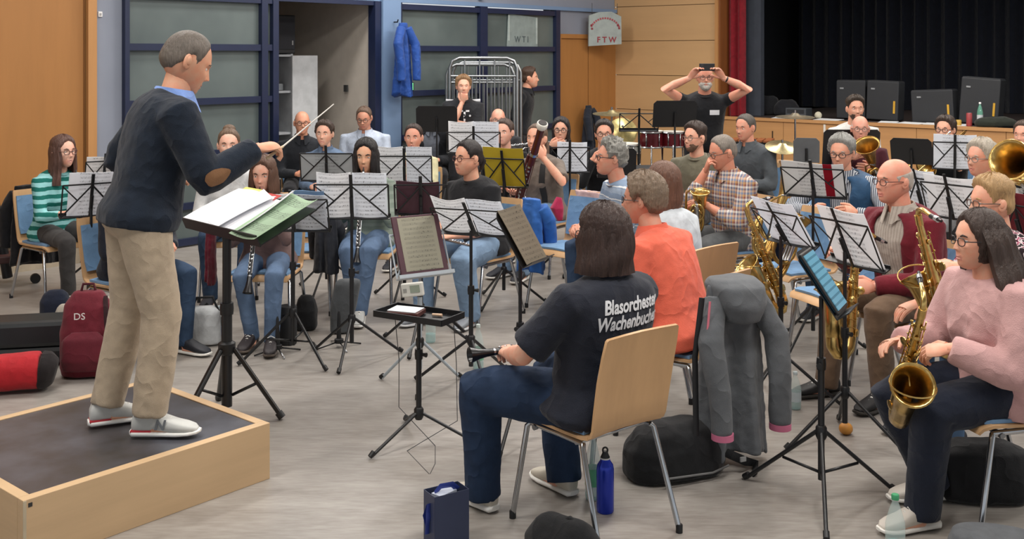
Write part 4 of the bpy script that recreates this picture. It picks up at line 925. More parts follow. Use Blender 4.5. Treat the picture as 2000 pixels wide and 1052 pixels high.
# ================================================================ instruments
M_EBONY = plain('141315', .28, var=.1); M_SILVER = chrome('c3c5c8', .25); M_BRASS = brass('cfae6c', .27); M_BRASSD = brass('b08a4c', .32)
def aim(a, b, fwd):
    """frame at a whose -Z runs to b and whose +Y leans to fwd"""
    a, b = Vector(a), Vector(b); z = (a-b).normalized(); f = Vector(fwd); y = (f-z*f.dot(z)).normalized(); x = y.cross(z)
    return Matrix(((x.x, y.x, z.x, a.x), (x.y, y.y, z.y, a.y), (x.z, y.z, z.z, a.z), (0, 0, 0, 1)))
def keywork(m, path_y, z0, z1, n, r, seed=0, cup=.008):
    rnd = random.Random(seed)
    m.tube([(r*.9, r*.5, z0), (r*.9, r*.5, z1)], .0022, 5); m.tube([(-r*.9, r*.4, z0), (-r*.9, r*.4, z1)], .0022, 5)
    for i in range(n):
        z = z0+(z1-z0)*(i+.5)/n; a = rnd.uniform(-.5, .5); m.lathe([(cup, r), (cup, r+.004), (cup*.4, r+.006)], 8, (0, 0, z), (math.sin(a), math.cos(a), 0))
        m.tube([(r*.9, r*.5, z), (r*.4, r+.004, z)], .0018, 5)
def clarinet(label, a, b, fwd=(0, -1, 0), L=None):
    a, b = Vector(a), Vector(b); t = thing('clarinet', label, 'clarinet', aim(a, a+(b-a).normalized(), fwd))
    MB().lathe([(.004, 0), (.008, -.03), (.011, -.07), (.0115, -.088)], 12).obj('mouthpiece', M_EBONY, t)
    MB().lathe([(.0135, -.034), (.0135, -.062)], 12).obj('ligature', M_SILVER, t)
    MB().lathe([(.0135, -.088), (.0155, -.12), (.0140, -.152)], 14).obj('barrel', M_EBONY, t)
    MB().lathe([(.0135, -.153), (.0138, -.375)], 14).obj('upper_joint', M_EBONY, t); MB().lathe([(.0140, -.377), (.0150, -.585)], 14).obj('lower_joint', M_EBONY, t)
    MB().lathe([(.0155, -.586), (.0165, -.62), (.022, -.655), (.031, -.685), (.034, -.695), (.028, -.690), (.012, -.62)], 18).obj('bell', M_EBONY, t)
    for z in (-.09, -.152, -.376, -.586): MB().lathe([(.0162, z-.004), (.0162, z+.004)], 14).obj('ring', M_SILVER, t)
    m = MB(); keywork(m, 0, -.18, -.36, 7, .014, 1, .0065); keywork(m, 0, -.39, -.57, 7, .0145, 2, .0075); o = m.obj('keywork', M_SILVER, t); o['kind'] = 'stuff'
    return t
def sax(label, a, b, fwd, k=1.0, near=False, mouth_black=True):
    a, b = Vector(a), Vector(b); t = thing('saxophone', label, 'saxophone', aim(a, b, fwd) @ Matrix.Scale(k, 4))
    MB().tube([(0, -.035, -.004), (0, .02, .005), (0, .045, .010)], [.006, .011, .0115], 12).obj('mouthpiece', M_EBONY, t)
    MB().tube([(0, -.01, -.001), (0, .012, .004)], .0130, 12).obj('ligature', M_SILVER, t)
    MB().tube([(0, .03, .007), (0, .07, .020), (0, .11, .030), (0, .145, .022), (0, .163, -.008), (0, .166, -.05)], [.009, .0105, .0115, .0125, .0130, .0135], 12).obj('neck', M_BRASS, t)
    MB().tube([(0, .166, -.04), (0, .166, -.30), (0, .166, -.56)], [.014, .024, .033], 18).obj('body_tube', M_BRASS, t)
    MB().tube([(0, .166, -.55), (0, .172, -.60), (0, .197, -.635), (0, .232, -.635), (0, .258, -.605), (0, .264, -.56)], [.033, .035, .037, .039, .041, .043], 18).obj('bow', M_BRASS, t)
    be = MB().tube([(0, .264, -.57), (0, .268, -.48), (0, .276, -.40), (0, .288, -.345), (0, .300, -.315), (0, .306, -.303)], [.0425, .046, .053, .064, .080, .092], 26, cap=False).obj('bell', M_BRASS, t)
    sd = be.modifiers.new('solid', 'SOLIDIFY'); sd.thickness = .003
    MB().tube([V3((0, .306, -.303))+V3((.092*math.cos(q), .092*math.sin(q)*.9, .092*math.sin(q)*.35-.0)) for q in np.linspace(0, 2*PI, 24, endpoint=False)], .0035, 6, loop=True).obj('bell_rim', M_BRASS, be)
    MB().tube([(0, .15, -.36), (0, .27, -.36)], .004, 6).obj('bell_brace', M_BRASS, t); MB().tube([(.0, .16, .0), (0, .166, -.045)], .017, 14).obj('neck_collar', M_BRASS, t)
    rnd = random.Random(3)
    for i in range(14):   # key cups along the body, each its own piece
        z = -.09-.033*i; r = .017+.0012*i; a_ = (-.5, .5, 0, -.9, .9)[i % 5]; dv = V3((math.sin(a_), -math.cos(a_), 0)) if i % 3 == 1 else V3((math.sin(a_), math.cos(a_)*.9, 0))
        MB().lathe([(r*.62, 0), (r*.66, .005), (r*.3, .009)], 12, V3((0, .166, z))+unit(dv)*(.017+.0011*i+.003), dv).obj('key_cup', M_BRASS, t)
    for sx in (-1, 1):
        MB().tube([(sx*.026, .16, -.08), (sx*.030, .16, -.3), (sx*.040, .16, -.55)], .003, 6).obj('key_rod', M_BRASS, t)
    for i, (x, y, z) in enumerate([(.05, .25, -.42), (-.05, .25, -.45), (.045, .24, -.54), (-.03, .14, -.30), (.03, .14, -.24)]):
        MB().lathe([(.020, 0), (.022, .006), (.01, .010)], 14, (x, y, z), (x, .02, 0)).obj('key_cup', M_BRASS, t)
    m = MB()
    for i in range(12):
        z = -.1-.04*i; m.tube([(.028+.001*i, .16, z), (.02, .186+.001*i, z-.006)], .0022, 5); m.tube([(-.028-.001*i, .16, z), (-.02, .186+.001*i, z+.006)], .0022, 5); m.ball((.03*(-1)**i, .155, z+.01), .005, 6, 5)
    o = m.obj('keywork', M_BRASS, t); o['kind'] = 'stuff'
    return t
def bassoon(label, a, b, fwd):
    t = thing('bassoon', label, 'bassoon', aim(a, b, fwd)); L = (Vector(a)-Vector(b)).length; M_RW = wood('4d1c1a', 2, .25, .2, 6)
    MB().lathe([(.040, 0), (.044, -.006), (.044, -.034), (.032, -.055)], 20).obj('bell_ring', plain('e8e4da', .3), t)
    MB().lathe([(.034, .001), (.033, .005)], 20).obj('bore', plain('1a0d0c', .6), t)
    MB().lathe([(.029, -.05), (.027, -.12), (.031, -.30)], 18).obj('bell_joint', M_RW, t); MB().lathe([(.028, -.31), (.027, -.75)], 18).obj('bass_joint', M_RW, t)
    MB().lathe([(.040, -.76), (.042, -L)], 18, (.012, 0, 0)).obj('boot', M_RW, t); MB().lathe([(.015, -.34), (.020, -.76)], 14, (.04, 0, 0)).obj('wing_joint', M_RW, t)
    for z in (-.305, -.755): MB().lathe([(.033, z-.012), (.033, z+.012)], 18).obj('metal_band', M_SILVER, t)
    m = MB(); keywork(m, 0, -.4, -.74, 9, .03, 4, .010); o = m.obj('keywork', M_SILVER, t); o['kind'] = 'stuff'
    MB().tube([(.04, 0, -.34), (.045, .02, -.26), (.05, .08, -.24), (.05, .15, -.29)], .0045, 8).obj('bocal', M_SILVER, t)
    return t
def flute(label, a, b):
    t = thing('flute', label, 'flute', aim(a, b, (0, -.3, 1))); L = (Vector(a)-Vector(b)).length
    MB().lathe([(.0095, 0), (.0095, -.19)], 12).obj('head_joint', M_SILVER, t); MB().lathe([(.0100, -.19), (.0100, -L)], 12).obj('body_joint', M_SILVER, t)
    MB().lathe([(.013, .009), (.011, .013)], 12, (0, 0, -.06), (0, 1, 0)).obj('lip_plate', M_SILVER, t)
    m = MB(); keywork(m, 0, -.24, -L+.03, 13, .010, 3, .008); o = m.obj('keywork', M_SILVER, t); o['kind'] = 'stuff'
    return t
def horn(label, bell, base, fwd, rb=.13, k=1.0, mat=None, cat='brass horn'):
    """upright brass: a cone from the coils at base up to the bell mouth, with valves and tubing loops"""
    mat = mat or M_BRASS; L = (Vector(bell)-Vector(base)).length; t = thing('brass_horn', label, cat, aim(bell, base, fwd))
    be = MB().lathe([(rb, 0), (rb*.88, -.018), (rb*.66, -.06), (rb*.46, -.13), (rb*.33, -.22), (rb*.24, -L*.6), (rb*.18, -L)], 28, cap=False).obj('bell', mat, t)
    sd = be.modifiers.new('solid', 'SOLIDIFY'); sd.thickness = .003
    MB().tube([(rb*math.cos(q), rb*math.sin(q), 0) for q in np.linspace(0, 2*PI, 28, endpoint=False)], .004, 6, loop=True).obj('bell_rim', mat, be)
    r1 = .07*k
    for j, (yy, rad, zc) in enumerate(((.05, r1, -L+.02), (.02, r1*.8, -L+.06), (.075, r1*.7, -L+.10))):
        MB().tube([(r1*.9*math.cos(q)-.0+r1*.8, yy, zc+rad*1.6*math.sin(q)) for q in np.linspace(0, 2*PI, 20, endpoint=False)], .0115*k, 8, loop=True).obj('tubing_loop', mat, t)
    for j in range(3):
        v = MB().lathe([(.013, 0), (.013, .13), (.015, .132), (.015, .14)], 12, (.05+.0*j, .07+.03*j, -L+.02)).obj('valve', M_SILVER, t); MB().lathe([(.005, .14), (.005, .16), (.010, .162), (.010, .168)], 10, (.05, .07+.03*j, -L+.02)).obj('valve_cap', M_SILVER, v)
    MB().tube([(0, 0, -L), (.01, .0, -L-.05), (.06, .0, -L-.075), (.11, .02, -L-.03), (.115, .03, -L+.1)], [rb*.18, .022, .021, .018, .014], 12).obj('bow', mat, t)
    MB().tube([(.115, .03, -L+.1), (.11, .06, -L+.25), (.09, .12, -L+.30)], [.01, .007, .006], 10).obj('lead_pipe', mat, t); MB().lathe([(.004, 0), (.006, .03), (.012, .05)], 12, (.09, .12, -L+.30), (-.3, 1, .2)).obj('mouthpiece', M_SILVER, t)
    return t
def trombone(label, mouth, end, up=(0, 0, 1)):
    t = thing('trombone', label, 'trombone', aim(mouth, end, up)); L = (Vector(mouth)-Vector(end)).length
    MB().tube([(0, 0, 0), (0, 0, -L)], .007, 8).obj('slide_tube', M_BRASS, t); MB().tube([(.08, 0, -.1), (.08, 0, -L)], .007, 8).obj('slide_tube', M_BRASS, t)
    MB().tube([(0, 0, -L+.005), (.01, 0, -L-.03), (.04, 0, -L-.045), (.07, 0, -L-.03), (.08, 0, -L+.005)], .0075, 8).obj('slide_bow', M_BRASS, t)
    MB().tube([(0, 0, -.12), (.08, 0, -.12)], .005, 8).obj('slide_brace', M_SILVER, t); MB().lathe([(.012, .05), (.006, .02), (.005, 0)], 10).obj('mouthpiece', M_SILVER, t)
    MB().tube([(.08, 0, -.1), (.08, 0, .2), (.085, .03, .26), (.09, .1, .28), (.095, .16, .24), (.095, .17, .1)], [.008, .009, .010, .011, .012, .012], 10).obj('tuning_bow', M_BRASS, t)
    be = MB().lathe([(.012, .1), (.018, -.1), (.026, -.2), (.045, -.28), (.075, -.32), (.1, -.335)], 22, (.095, .17, 0), cap=False).obj('bell', M_BRASS, t); sd = be.modifiers.new('solid', 'SOLIDIFY'); sd.thickness = .003
    return t
def mouth(P): return P.M @ (P.HM @ Vector((0, .105, -.066)))
def play_clar(P, who):
    a = mouth(P); b = P.M @ Vector((0, .47, .46)); return clarinet('black clarinet played by the '+who, a, b, P.M.to_3x3() @ Vector((0, 1, 0)))

play_clar(clarw, 'black haired woman in the middle'); play_clar(girlcl, 'girl behind the conductor desk')
play_clar(cream, 'woman in the cream top')
clarinet('black clarinet resting on the knee of the striped sweater woman', stripe.M @ Vector((.02, .36, 1.02)), stripe.M @ Vector((.04, .50, .45)), stripe.M.to_3x3() @ Vector((0, 1, 0)))
clarinet('black clarinet lying across the lap of the navy T-shirt woman', navyw.M @ Vector((.34, .22, .67)), navyw.M @ Vector((-.30, .40, .655)), (0, 0, 1))
clarinet('black clarinet held by the player behind the conductor', navyb.M @ Vector((.0, .32, 1.0)), navyb.M @ Vector((.02, .42, .5)), navyb.M.to_3x3() @ Vector((0, 1, 0)))
flute('silver flute held across the lap of the black T-shirt woman', blackt.M @ Vector((.34, .36, .62)), blackt.M @ Vector((-.30, .46, .60)))
flute('silver flute held up by the dark haired woman with glasses', specw.M @ Vector((-.06, .20, 1.055)), specw.M @ Vector((.5, .26, 1.0)))
b0 = at(1060, 240, 8.20); b1 = at(1006, 430, 8.72)
bassoon('dark red bassoon with a white ring rising beside the player face', b0, b0+(b1-b0).normalized()*1.25, (-.5, -.8, 0))
# saxophones
a_ = at(1822, 424, 4.75); sax('brass alto saxophone held upright by the patterned blouse player', at(1830, 428, 4.85), at(1886, 640, 4.85), (-.14, .99, 0), 1.06, True)
sax('brass alto saxophone with its bell turned forward on the lap of the pink sweater woman', at(1796, 542, 4.19), at(1796, 542, 4.19)+Vector((.05, .58, -.76)), (-.25, -1, -.6), .95, True)
sax('brass tenor saxophone leaning before the plaid shirt man', at(1500, 388, 6.6), at(1570, 560, 6.6), (-1, -.3, 0), 1.0, True)
sax('brass saxophone on the lap of the red cardigan man', at(1722, 470, 5.55), at(1715, 590, 5.45), (-.9, -.3, .2), .95, True)
# brass
horn('upright brass baritone horn with long bell before the quilted vest man', at(1550, 325, 7.35), at(1500, 470, 7.25), (.3, -1, 0), .10, 1.2)
horn('brass coil of tubing held low beside the tenor saxophone', at(1560, 425, 7.0), at(1525, 520, 6.9), (.3, -1, 0), .085, 1.3, M_BRASSD)
horn('brass horn with its bell raised before the maroon shirt man', at(1692, 283, 9.95), at(1712, 345, 10.15), (0, -1, .3), .12, 1.0, M_BRASSD)
horn('large brass horn with a wide bell at the right edge', at(1972, 312, 7.0), at(2035, 345, 7.35), (0, 0, -1), .135, 1.1)
horn('small brass horn in the lap of the plaid shirt man', plaidm.M @ Vector((-.06, .40, .90)), plaidm.M @ Vector((-.02, .36, .68)), (0, -1, 0), .07, .8)
trombone('brass trombone with its slide pointing down to the left at the rear', at(1850, 262, 10.0), at(1752, 345, 9.5), (.3, 1, -.2))
# ================================================================ chairs under the players
for P, short in ((stripe, 'striped sweater woman'), (bluem, 'man in the light blue shirt'), (navyb, 'hidden player behind the conductor'), (hoodie, 'young woman in the white hoodie'), (girlcl, 'clarinet girl behind the conductor desk'), (baldk, 'bald man in the half zip pullover'),
    (shortd, 'woman in the denim shirt'), (whiteb, 'broad man in the pale shirt'), (clarw, 'black haired clarinet woman'), (cream, 'woman in the cream top'), (old1, 'man in the black cardigan'), (blackt, 'black T-shirt woman in jeans'), (glass1, 'bald man before the barriers'),
    (darkw, 'woman in black beside the yellow folder'), (bass, 'bassoon player'), (specw, 'flute player with glasses'), (darkm, 'dark haired man with glasses'), (curly, 'man with curly grey hair'), (beardm, 'bearded man in the olive T-shirt'), (greym, 'man in the dark grey shirt'),
    (plaidm, 'plaid shirt man'), (longb, 'woman with auburn hair'), (coral, 'coral blouse woman'), (navyw, 'navy T-shirt woman in front'), (oldh, 'white haired man in maroon'), (vest, 'man in the quilted vest'), (redc, 'man in the red cardigan'),
    (tromb, 'young trombone player'), (greyr, 'grey haired man in the white shirt'), (blond, 'blond player in the patterned blouse'), (edge, 'man at the right edge'), (pink, 'pink sweater woman at the right')):
    seat_of(P, short, .03 if P is navyw else .05)
hs = thing('drum_stool', 'black round drum stool under the man in the white shirt', 'stool', drumm.M)
MB().lathe([(.15, .53), (.17, .55), (.17, .59), (.15, .60)], 20).obj('seat', cloth('1a1a1c'), hs); MB().tube([(0, 0, .1), (0, 0, .53)], .02, 10).obj('post', M_CHROME, hs)
for k in range(3): MB().tube([(0, 0, .3), (.25*math.cos(k*2.1), .25*math.sin(k*2.1), .012)], .011, 8).obj('leg', M_CHROME, hs)
# empty chairs that show between the players
chair('empty beech chair with blue seat behind the saxophone stands', place(flr(1555, 660)+Vector((0, .1, 0)), -60))
chair('empty beech chair turned with its blue back to the red cardigan man', place(at(1640, 470, 6.5).xy.to_3d(), -70))
chair('empty chair with a pink jacket over its back beside the bassoonist', place(at(1110, 480, 8.1).xy.to_3d(), -40))
chair('chair at the left of the middle clarinet player with a black coat', place(at(590, 420, 8.0).xy.to_3d(), 8))
chair('empty beech chair with blue back near the stage front', place(at(1552, 300, 10.5).xy.to_3d(), -20))

# ================================================================ music stands
SH = lambda lb, x=0, w=.21, h=.297, m=None, **k: dict(label=lb, x=x, w=w, hgt=h, mat=m or sheetm(), **k)
PAP = sheetm('f0f3f8'); PAP2 = sheetm('f5f6f8', seed=1); CREAM = sheetm('c9c6b4'); TAN = sheetm('9a8f7e'); 
def two(who, m=None, w=.215): return (SH('left page of printed music '+who, .112, w, m=m or PAP), SH('right page of printed music '+who, -.112, w, m=m or PAP2, lift=.010))
stand('black wire music stand before the striped sweater woman', 178, 385, 7.0, 215, 18, w=.36, n0=40, sheets=(SH('white music page on the stand before the striped sweater woman', .02, .32, .30, PAP),))
stand('black music stand with pages left of the conductor hip', 203, 335, 9.0, 215, 18, w=.30, sheets=(SH('pale music page just left of the conductor', 0, .28, .26, PAP2),))
stand('black wire music stand before the clarinet girl', 572, 415, 6.65, 178, 24, w=.44, n0=80, hub=.30, sheets=(SH('blue folder edge behind the green score', .10, .2, .27, plain('6f8fb4', .6), lift=.022, name='folder', cat='folder'), SH('left printed page beside the green score', .10, .21, .25, PAP), SH('right printed page beside the green score', -.10, .22, .26, PAP2, lift=.011)))
stand('black wire music stand before the black haired clarinet woman', 687, 388, 6.7, 180, 16, w=.46, n0=25, sheets=two('before the black haired clarinet woman'))
stand('black wire stand with grey pages before the denim shirt woman', 638, 322, 8.6, 180, 14, w=.42, sheets=(SH('wide grey music page before the denim shirt woman', 0, .42, .22, sheetm('bfc2c4')),))
stand('black wire stand before the woman in the cream top', 790, 328, 8.3, 180, 14, w=.42, sheets=two('before the woman in the cream top', w=.2))
stand('black wire stand holding a maroon folder', 822, 385, 7.0, 182, 26, w=.34, sheets=(SH('dark maroon folder on the wire stand', -.02, .28, .24, plain('4a2a36', .6, var=.06), name='folder', cat='folder'),))
stand('black wire stand with curling pages before the black T-shirt woman', 920, 430, 6.2, 160, 42, w=.46, n0=70, sheets=two('before the black T-shirt woman'))
stand('black stand with a tall brown page beside the clasped hands', 1016, 462, 5.35, 62, 32, 'solid', w=.25, hg=.30, n0=10, sheets=(SH('tan printed page on the black stand beside the clasped hands', 0, .22, .30, TAN),))
stand('black wire stand holding a yellow folder', 984, 333, 8.2, 160, 16, w=.34, sheets=(SH('bright yellow folder on the stand left of the bassoon', 0, .33, .31, plain('b79f24', .6, var=.05), name='folder', cat='folder'),))
stand('black wire stand with white pages before the flute player', 1113, 308, 9.4, 178, 14, w=.34, sheets=(SH('white music page before the flute player', .02, .26, .27, PAP),))
stand('black stand with wide pages at the rear centre', 925, 275, 9.7, 180, 20, w=.48, hg=.24, sheets=two('at the rear centre', w=.23))
stand('black solid desk behind the man in the black cardigan', 853, 232, 12.0, 180, 14, 'solid', w=.46, hg=.30)
stand('empty black wire stand above the drums', 1248, 236, 10.6, 178, 18, w=.38, hg=.22)
stand('large black solid desk in front of the filming man', 1318, 222, 10.2, 185, 14, 'solid', w=.42, hg=.26)
stand('black solid desk before the dark haired man with glasses', 1205, 318, 8.9, 180, 16, 'solid', w=.32, hg=.26)
stand('wire stand with pages and a red strip before the quilted vest man', 1588, 352, 7.0, 152, 30, w=.40, n0=15, sheets=(SH('music page with a red band before the quilted vest man', 0, .40, .26, sheetm('dcdcdc', ('a02a3c', -.10, .028))),))
stand('black wire stand with slanted page beside the tenor saxophone', 1525, 440, 5.9, 118, 34, w=.36, n0=40, sheets=(SH('slanted white page beside the tenor saxophone', 0, .34, .29, PAP),))
stand('black wire stand with white page before the red cardigan man', 1650, 468, 5.25, 118, 26, w=.38, n0=20, hg=.30, sheets=(SH('white page before the red cardigan man', .02, .32, .31, PAP2),))
stand('black wire stand with pages left of the blond player', 1798, 375, 6.9, 115, 20, w=.30, sheets=(SH('pale page left of the blond player', 0, .28, .28, PAP),))
stand('black wire stand with pages before the grey haired man', 1856, 388, 6.5, 125, 20, w=.36, sheets=(SH('white page before the grey haired man', 0, .34, .27, PAP2),))
stand('black wire stand with a white page before the trombone player', 1865, 300, 8.9, 160, 12, w=.34, sheets=(SH('plain white page before the trombone player', 0, .33, .29, PAP),))
stand('black solid desk with a wire frame right of the maroon shirt man', 1780, 295, 9.2, 150, 20, 'solid', w=.34, hg=.24)
stand('grey binder open on a stand near the stage front', 1575, 293, 9.3, 165, 12, 'solid', w=.22, hg=.22, mat=plain('5b5d60', .6))
stand('tall black desk behind the maroon shirt man', 1662, 292, 10.45, 180, 10, 'solid', w=.55, hg=.40)
stand('wire stand with a dark red folder at the right edge', 1992, 432, 5.9, 110, 20, w=.3, sheets=(SH('dark red folder at the right edge', 0, .3, .3, plain('7a2430', .6), name='folder', cat='folder'),))
# tablet stand
tb, DM, zc = stand('heavy black tripod stand carrying a tablet before the pink sweater woman', 1604, 550, 4.55, 62, 34, 'solid', w=.21, hg=.31, n0=15, hub=.30, spread=.36)
to = MB().box((0, .0, 0), (.2, .012, .285)).obj('tablet', M_BLK, None, smooth=False, bev=.006); to.matrix_world = DM @ Matrix.Translation((0, .012, .0)); tag(to, 'tablet with a glowing blue music page on the tripod stand', 'tablet')
s = NT('tablet_page'); co = s.coord(); sep = s.n('ShaderNodeSeparateXYZ', i0=co); fr = s.math('FRACT', s.math('DIVIDE', sep.outputs[2], .03)); ln_ = s.math('LESS_THAN', s.math('ABSOLUTE', s.math('SUBTRACT', fr, .5)), .16)
cc = s.mix(s.math('MULTIPLY', ln_, .55), lin('5f93ab'), lin('244c60')); s.fin(cc, .2); s.link(cc, s.b.inputs['Emission Color']); s.b.inputs['Emission Strength'].default_value = .22
MB().box((0, .0085, 0), (.172, .004, .255)).obj('screen', s.m, to, smooth=False)
MB().box((0, -.0085, 0), (.172, .004, .255)).obj('back_cover', plain('2a6f8f', .5), to, smooth=False)

# ---- silver folding stand with the maroon binder and metronome
M_LT = plain('aab4bc', .4, var=.06)
tb, DM, zc = stand('pale grey folding stand carrying a maroon binder', 820, 490, 6.15, 32, 24, 'wire', w=.34, hg=.30, n0=60, mat=M_LT, spread=.26)
o = MB().box((0, 0, 0), (.30, .016, .345)).obj('binder', plain('4b2733', .55), None, smooth=False, bev=.004); o.matrix_world = DM @ Matrix.Translation((0, .014, .035)); tag(o, 'maroon binder standing open on the pale folding stand', 'binder')
sh = sheet('cream printed page in the maroon binder', DM, 0, .235, .31, CREAM, z0=-.115, lift=.0245, curl=.0); 
mt = MB().box((0, 0, 0), (.125, .03, .075)).obj('metronome', plain('d6d6cf', .5), None, smooth=False, bev=.006); mt.matrix_world = place(at(806, 565, 5.95), 168) @ Matrix.Rotation(R(-8), 4, 'Y'); tag(mt, 'small white electronic metronome hanging on the pale folding stand', 'metronome')
MB().box((.018, -.016, .005), (.055, .004, .04)).obj('display', plain('8f9a8c', .3), mt, smooth=False); MB().box((-.04, -.016, .0), (.02, .004, .02)).obj('button', plain('9a9a96', .5), mt, smooth=False)

# ---- conductor desk: wide tray on a heavy tripod
cp = at(443, 600, 5.62); CM = place((cp.x, cp.y, 0), -47); ct = thing('conductor_desk', 'wide black conductor desk on a heavy tripod in front of the conductor', 'music stand', CM)
MB().tube([(0, 0, .06), (0, 0, .58)], .028, 14).obj('pole', M_BLKM, ct); MB().tube([(0, 0, .56), (0, 0, .99)], .023, 14).obj('upper_pole', M_BLKM, ct)
MB().lathe([(.034, -.03), (.036, 0), (.034, .03)], 14, (0, 0, .57)).obj('clamp', M_BLK, ct); MB().lathe([(.03, -.03), (.045, -.01), (.045, .03), (.03, .04)], 14, (0, 0, .36)).obj('hub', M_BLK, ct)
for k in range(3):
    a = R(-20+120*k); e = V3((math.cos(a)*.30, math.sin(a)*.30, .012)); lg = MB().tube([(math.cos(a)*.04, math.sin(a)*.04, .36), e], [(.019, .013)]*2, 8).obj('leg', M_BLKM, ct); MB().tube([e*.93+V3((0, 0, .028)), e], .021, 8).obj('foot_cap', M_BLK, lg)
    MB().tube([(math.cos(a)*.03, math.sin(a)*.03, .12), V3((math.cos(a)*.17, math.sin(a)*.17, .19))], .008, 6).obj('brace', M_BLKM, ct)
tw, thh = .80, .36
TL = Matrix.Translation((0, -.13, 1.03)) @ Matrix.Rotation(R(66), 4, 'X')
MB().box((0, -.004, .0), (tw, .006, thh)).obj('desk_plate', M_BLKM, ct, smooth=False, M=TL); MB().box((0, .022, -thh/2), (tw, .065, .006)).obj('ledge', M_BLKM, ct, smooth=False, M=TL)
MB().box((0, -.03, -thh/2+.07), (.06, .05, .06)).obj('tilt_joint', M_BLK, ct, smooth=False, M=TL)
TW = CM @ TL
WP = plain('dcdde2', .7, var=.03)
sheet('open left page of the white conductor score on the wide desk', TW, .20, .40, .36, WP, z0=-.172, lift=.012, curl=.035, name='score', cat='score')
sheet('open middle page of the white conductor score on the wide desk', TW, -.05, .34, .36, WP, z0=-.165, lift=.020, curl=.035, name='score', cat='score')
sheet('pale green score page lying on the right of the conductor desk', TW, -.28, .25, .40, sheetm('cfe6cc', rows=.12), z0=-.20, lift=.034, curl=.012, name='score', cat='score')
sheet('yellow sheet sticking out under the white score', TW, .34, .2, .3, plain('d5cf6a', .7), z0=-.05, lift=.004, curl=.0, name='paper_sheet', cat='paper')
sheet('red folder behind the conductor score', TW, .14, .24, .10, plain('b5322c', .6), z0=.13, lift=.005, curl=.0, name='folder', cat='folder')

# ---- low tray stand in the foreground
tp = flr(818, 862); TM = place((tp.x, tp.y, 0), 150); tt = thing('tray_stand', 'low black tray stand in the open foreground floor', 'stand', TM)
tripod(tt, .11, .14, .30, 18, pole_top=.60, braces=False, r=.008)
TT = Matrix.Translation((0, 0, .625)) @ Matrix.Rotation(R(0), 4, 'Z')
m0 = MB().box((0, 0, -.012), (.40, .20, .004)).obj('tray', M_BLKM, tt, smooth=False, M=TT)
for c, sz in (((0, .1, 0), (.40, .006, .03)), ((0, -.1, 0), (.40, .006, .03)), ((.2, 0, 0), (.006, .2, .03)), ((-.2, 0, 0), (.006, .2, .03))): MB().box(c, sz).obj('rim', M_BLKM, m0, smooth=False)
for o in m0.children: o.matrix_local = Matrix.Identity(4)
MB().tube([(.1, .09, -.01), (.16, .16, -.10)], .009, 8).obj('arm', M_BLKM, tt, M=TT)
bo = MB().box((0, 0, 0), (.16, .12, .022)).obj('notebook', plain('4a2420', .6), None, smooth=False, bev=.003); bo.matrix_world = TM @ Matrix.Translation((-.06, -.02, .631)) @ Matrix.Rotation(R(14), 4, 'Z'); tag(bo, 'dark red notebook lying on the low tray stand', 'notebook')
pa = MB().box((0, 0, 0), (.15, .11, .003)).obj('paper_sheet', plain('cfd3d6', .7), None, smooth=False); pa.matrix_world = TM @ Matrix.Translation((-.065, -.018, .645)) @ Matrix.Rotation(R(10), 4, 'Z'); tag(pa, 'small printed card on the dark red notebook', 'paper')
re = MB().tube([(0, 0, 0), (.05, .01, 0)], [.006, .008], 8).obj('reed_holder', plain('c9a98c', .5), None); re.matrix_world = TM @ Matrix.Translation((.06, .03, .624)); tag(re, 'small pale reed beside the notebook on the tray', 'reed')
# baton
hw = cond.wr[True]; bs0 = V3((.165, .59, 1.215)); bt = thing('baton', 'white conducting baton in the raised right hand', 'baton', cond.M)
MB().tube([bs0+V3((.01, -.06, -.035)), bs0+V3((.0, .02, .015))], [.009, .006], 8).obj('handle', wood('d8c6a6', 1), bt); MB().tube([bs0, bs0+V3((-.02, .27, .20))], [.0042, .0026], 8).obj('shaft', plain('e6e2da', .5), bt)
# phone in the filming hands
pm = MB().box((0, 0, 0), (.155, .009, .075)).obj('phone', M_BLK, None, smooth=False, bev=.004); pm.matrix_world = phone.M @ Matrix.Translation((0, .32, 1.765)); tag(pm, 'black phone held up by the filming man', 'phone')
MB().box((.05, .006, .018), (.03, .003, .03)).obj('camera_bump', plain('2c2d31', .3), pm, smooth=False)
# ================================================================ soft things
def blob(rings, name, mat, parent=None, vox=.012, it=4, fold=.02, p=2.6, M=None):
    """rings: (centre xyz, half width x, half depth y) stacked; a soft closed lump"""
    m = MB(); rr = []
    for c, a, b in rings: rr.append([V3(c)+V3((a*math.copysign(abs(math.cos(q))**(2/p), math.cos(q)), b*math.copysign(abs(math.sin(q))**(2/p), math.sin(q)), 0)) for q in np.linspace(0, 2*PI, 24, endpoint=False)])
    m.loft(rr); o = m.obj(name, mat, parent, M=M); soften(o, vox, it, fold); return o
def lump(M, w, d, h, mat, name, label, cat, top=.75, fold=.02, vox=.012):
    t = thing(name, label, cat, M)
    blob([((0, 0, .004), w*.46, d*.44), ((0, 0, h*.12), w*.5, d*.5), ((0, 0, h*.55), w*.49, d*.47), ((0, 0, h*.85), w*.5*top, d*.42*top), ((0, 0, h), w*.3*top, d*.2*top)], 'body', mat, t, fold=fold, vox=vox); return t
def strap(t, pts, name, mat, r=(.014, .003)): return MB().tube(pts, [r]*len(pts), 6).obj(name, mat, t)
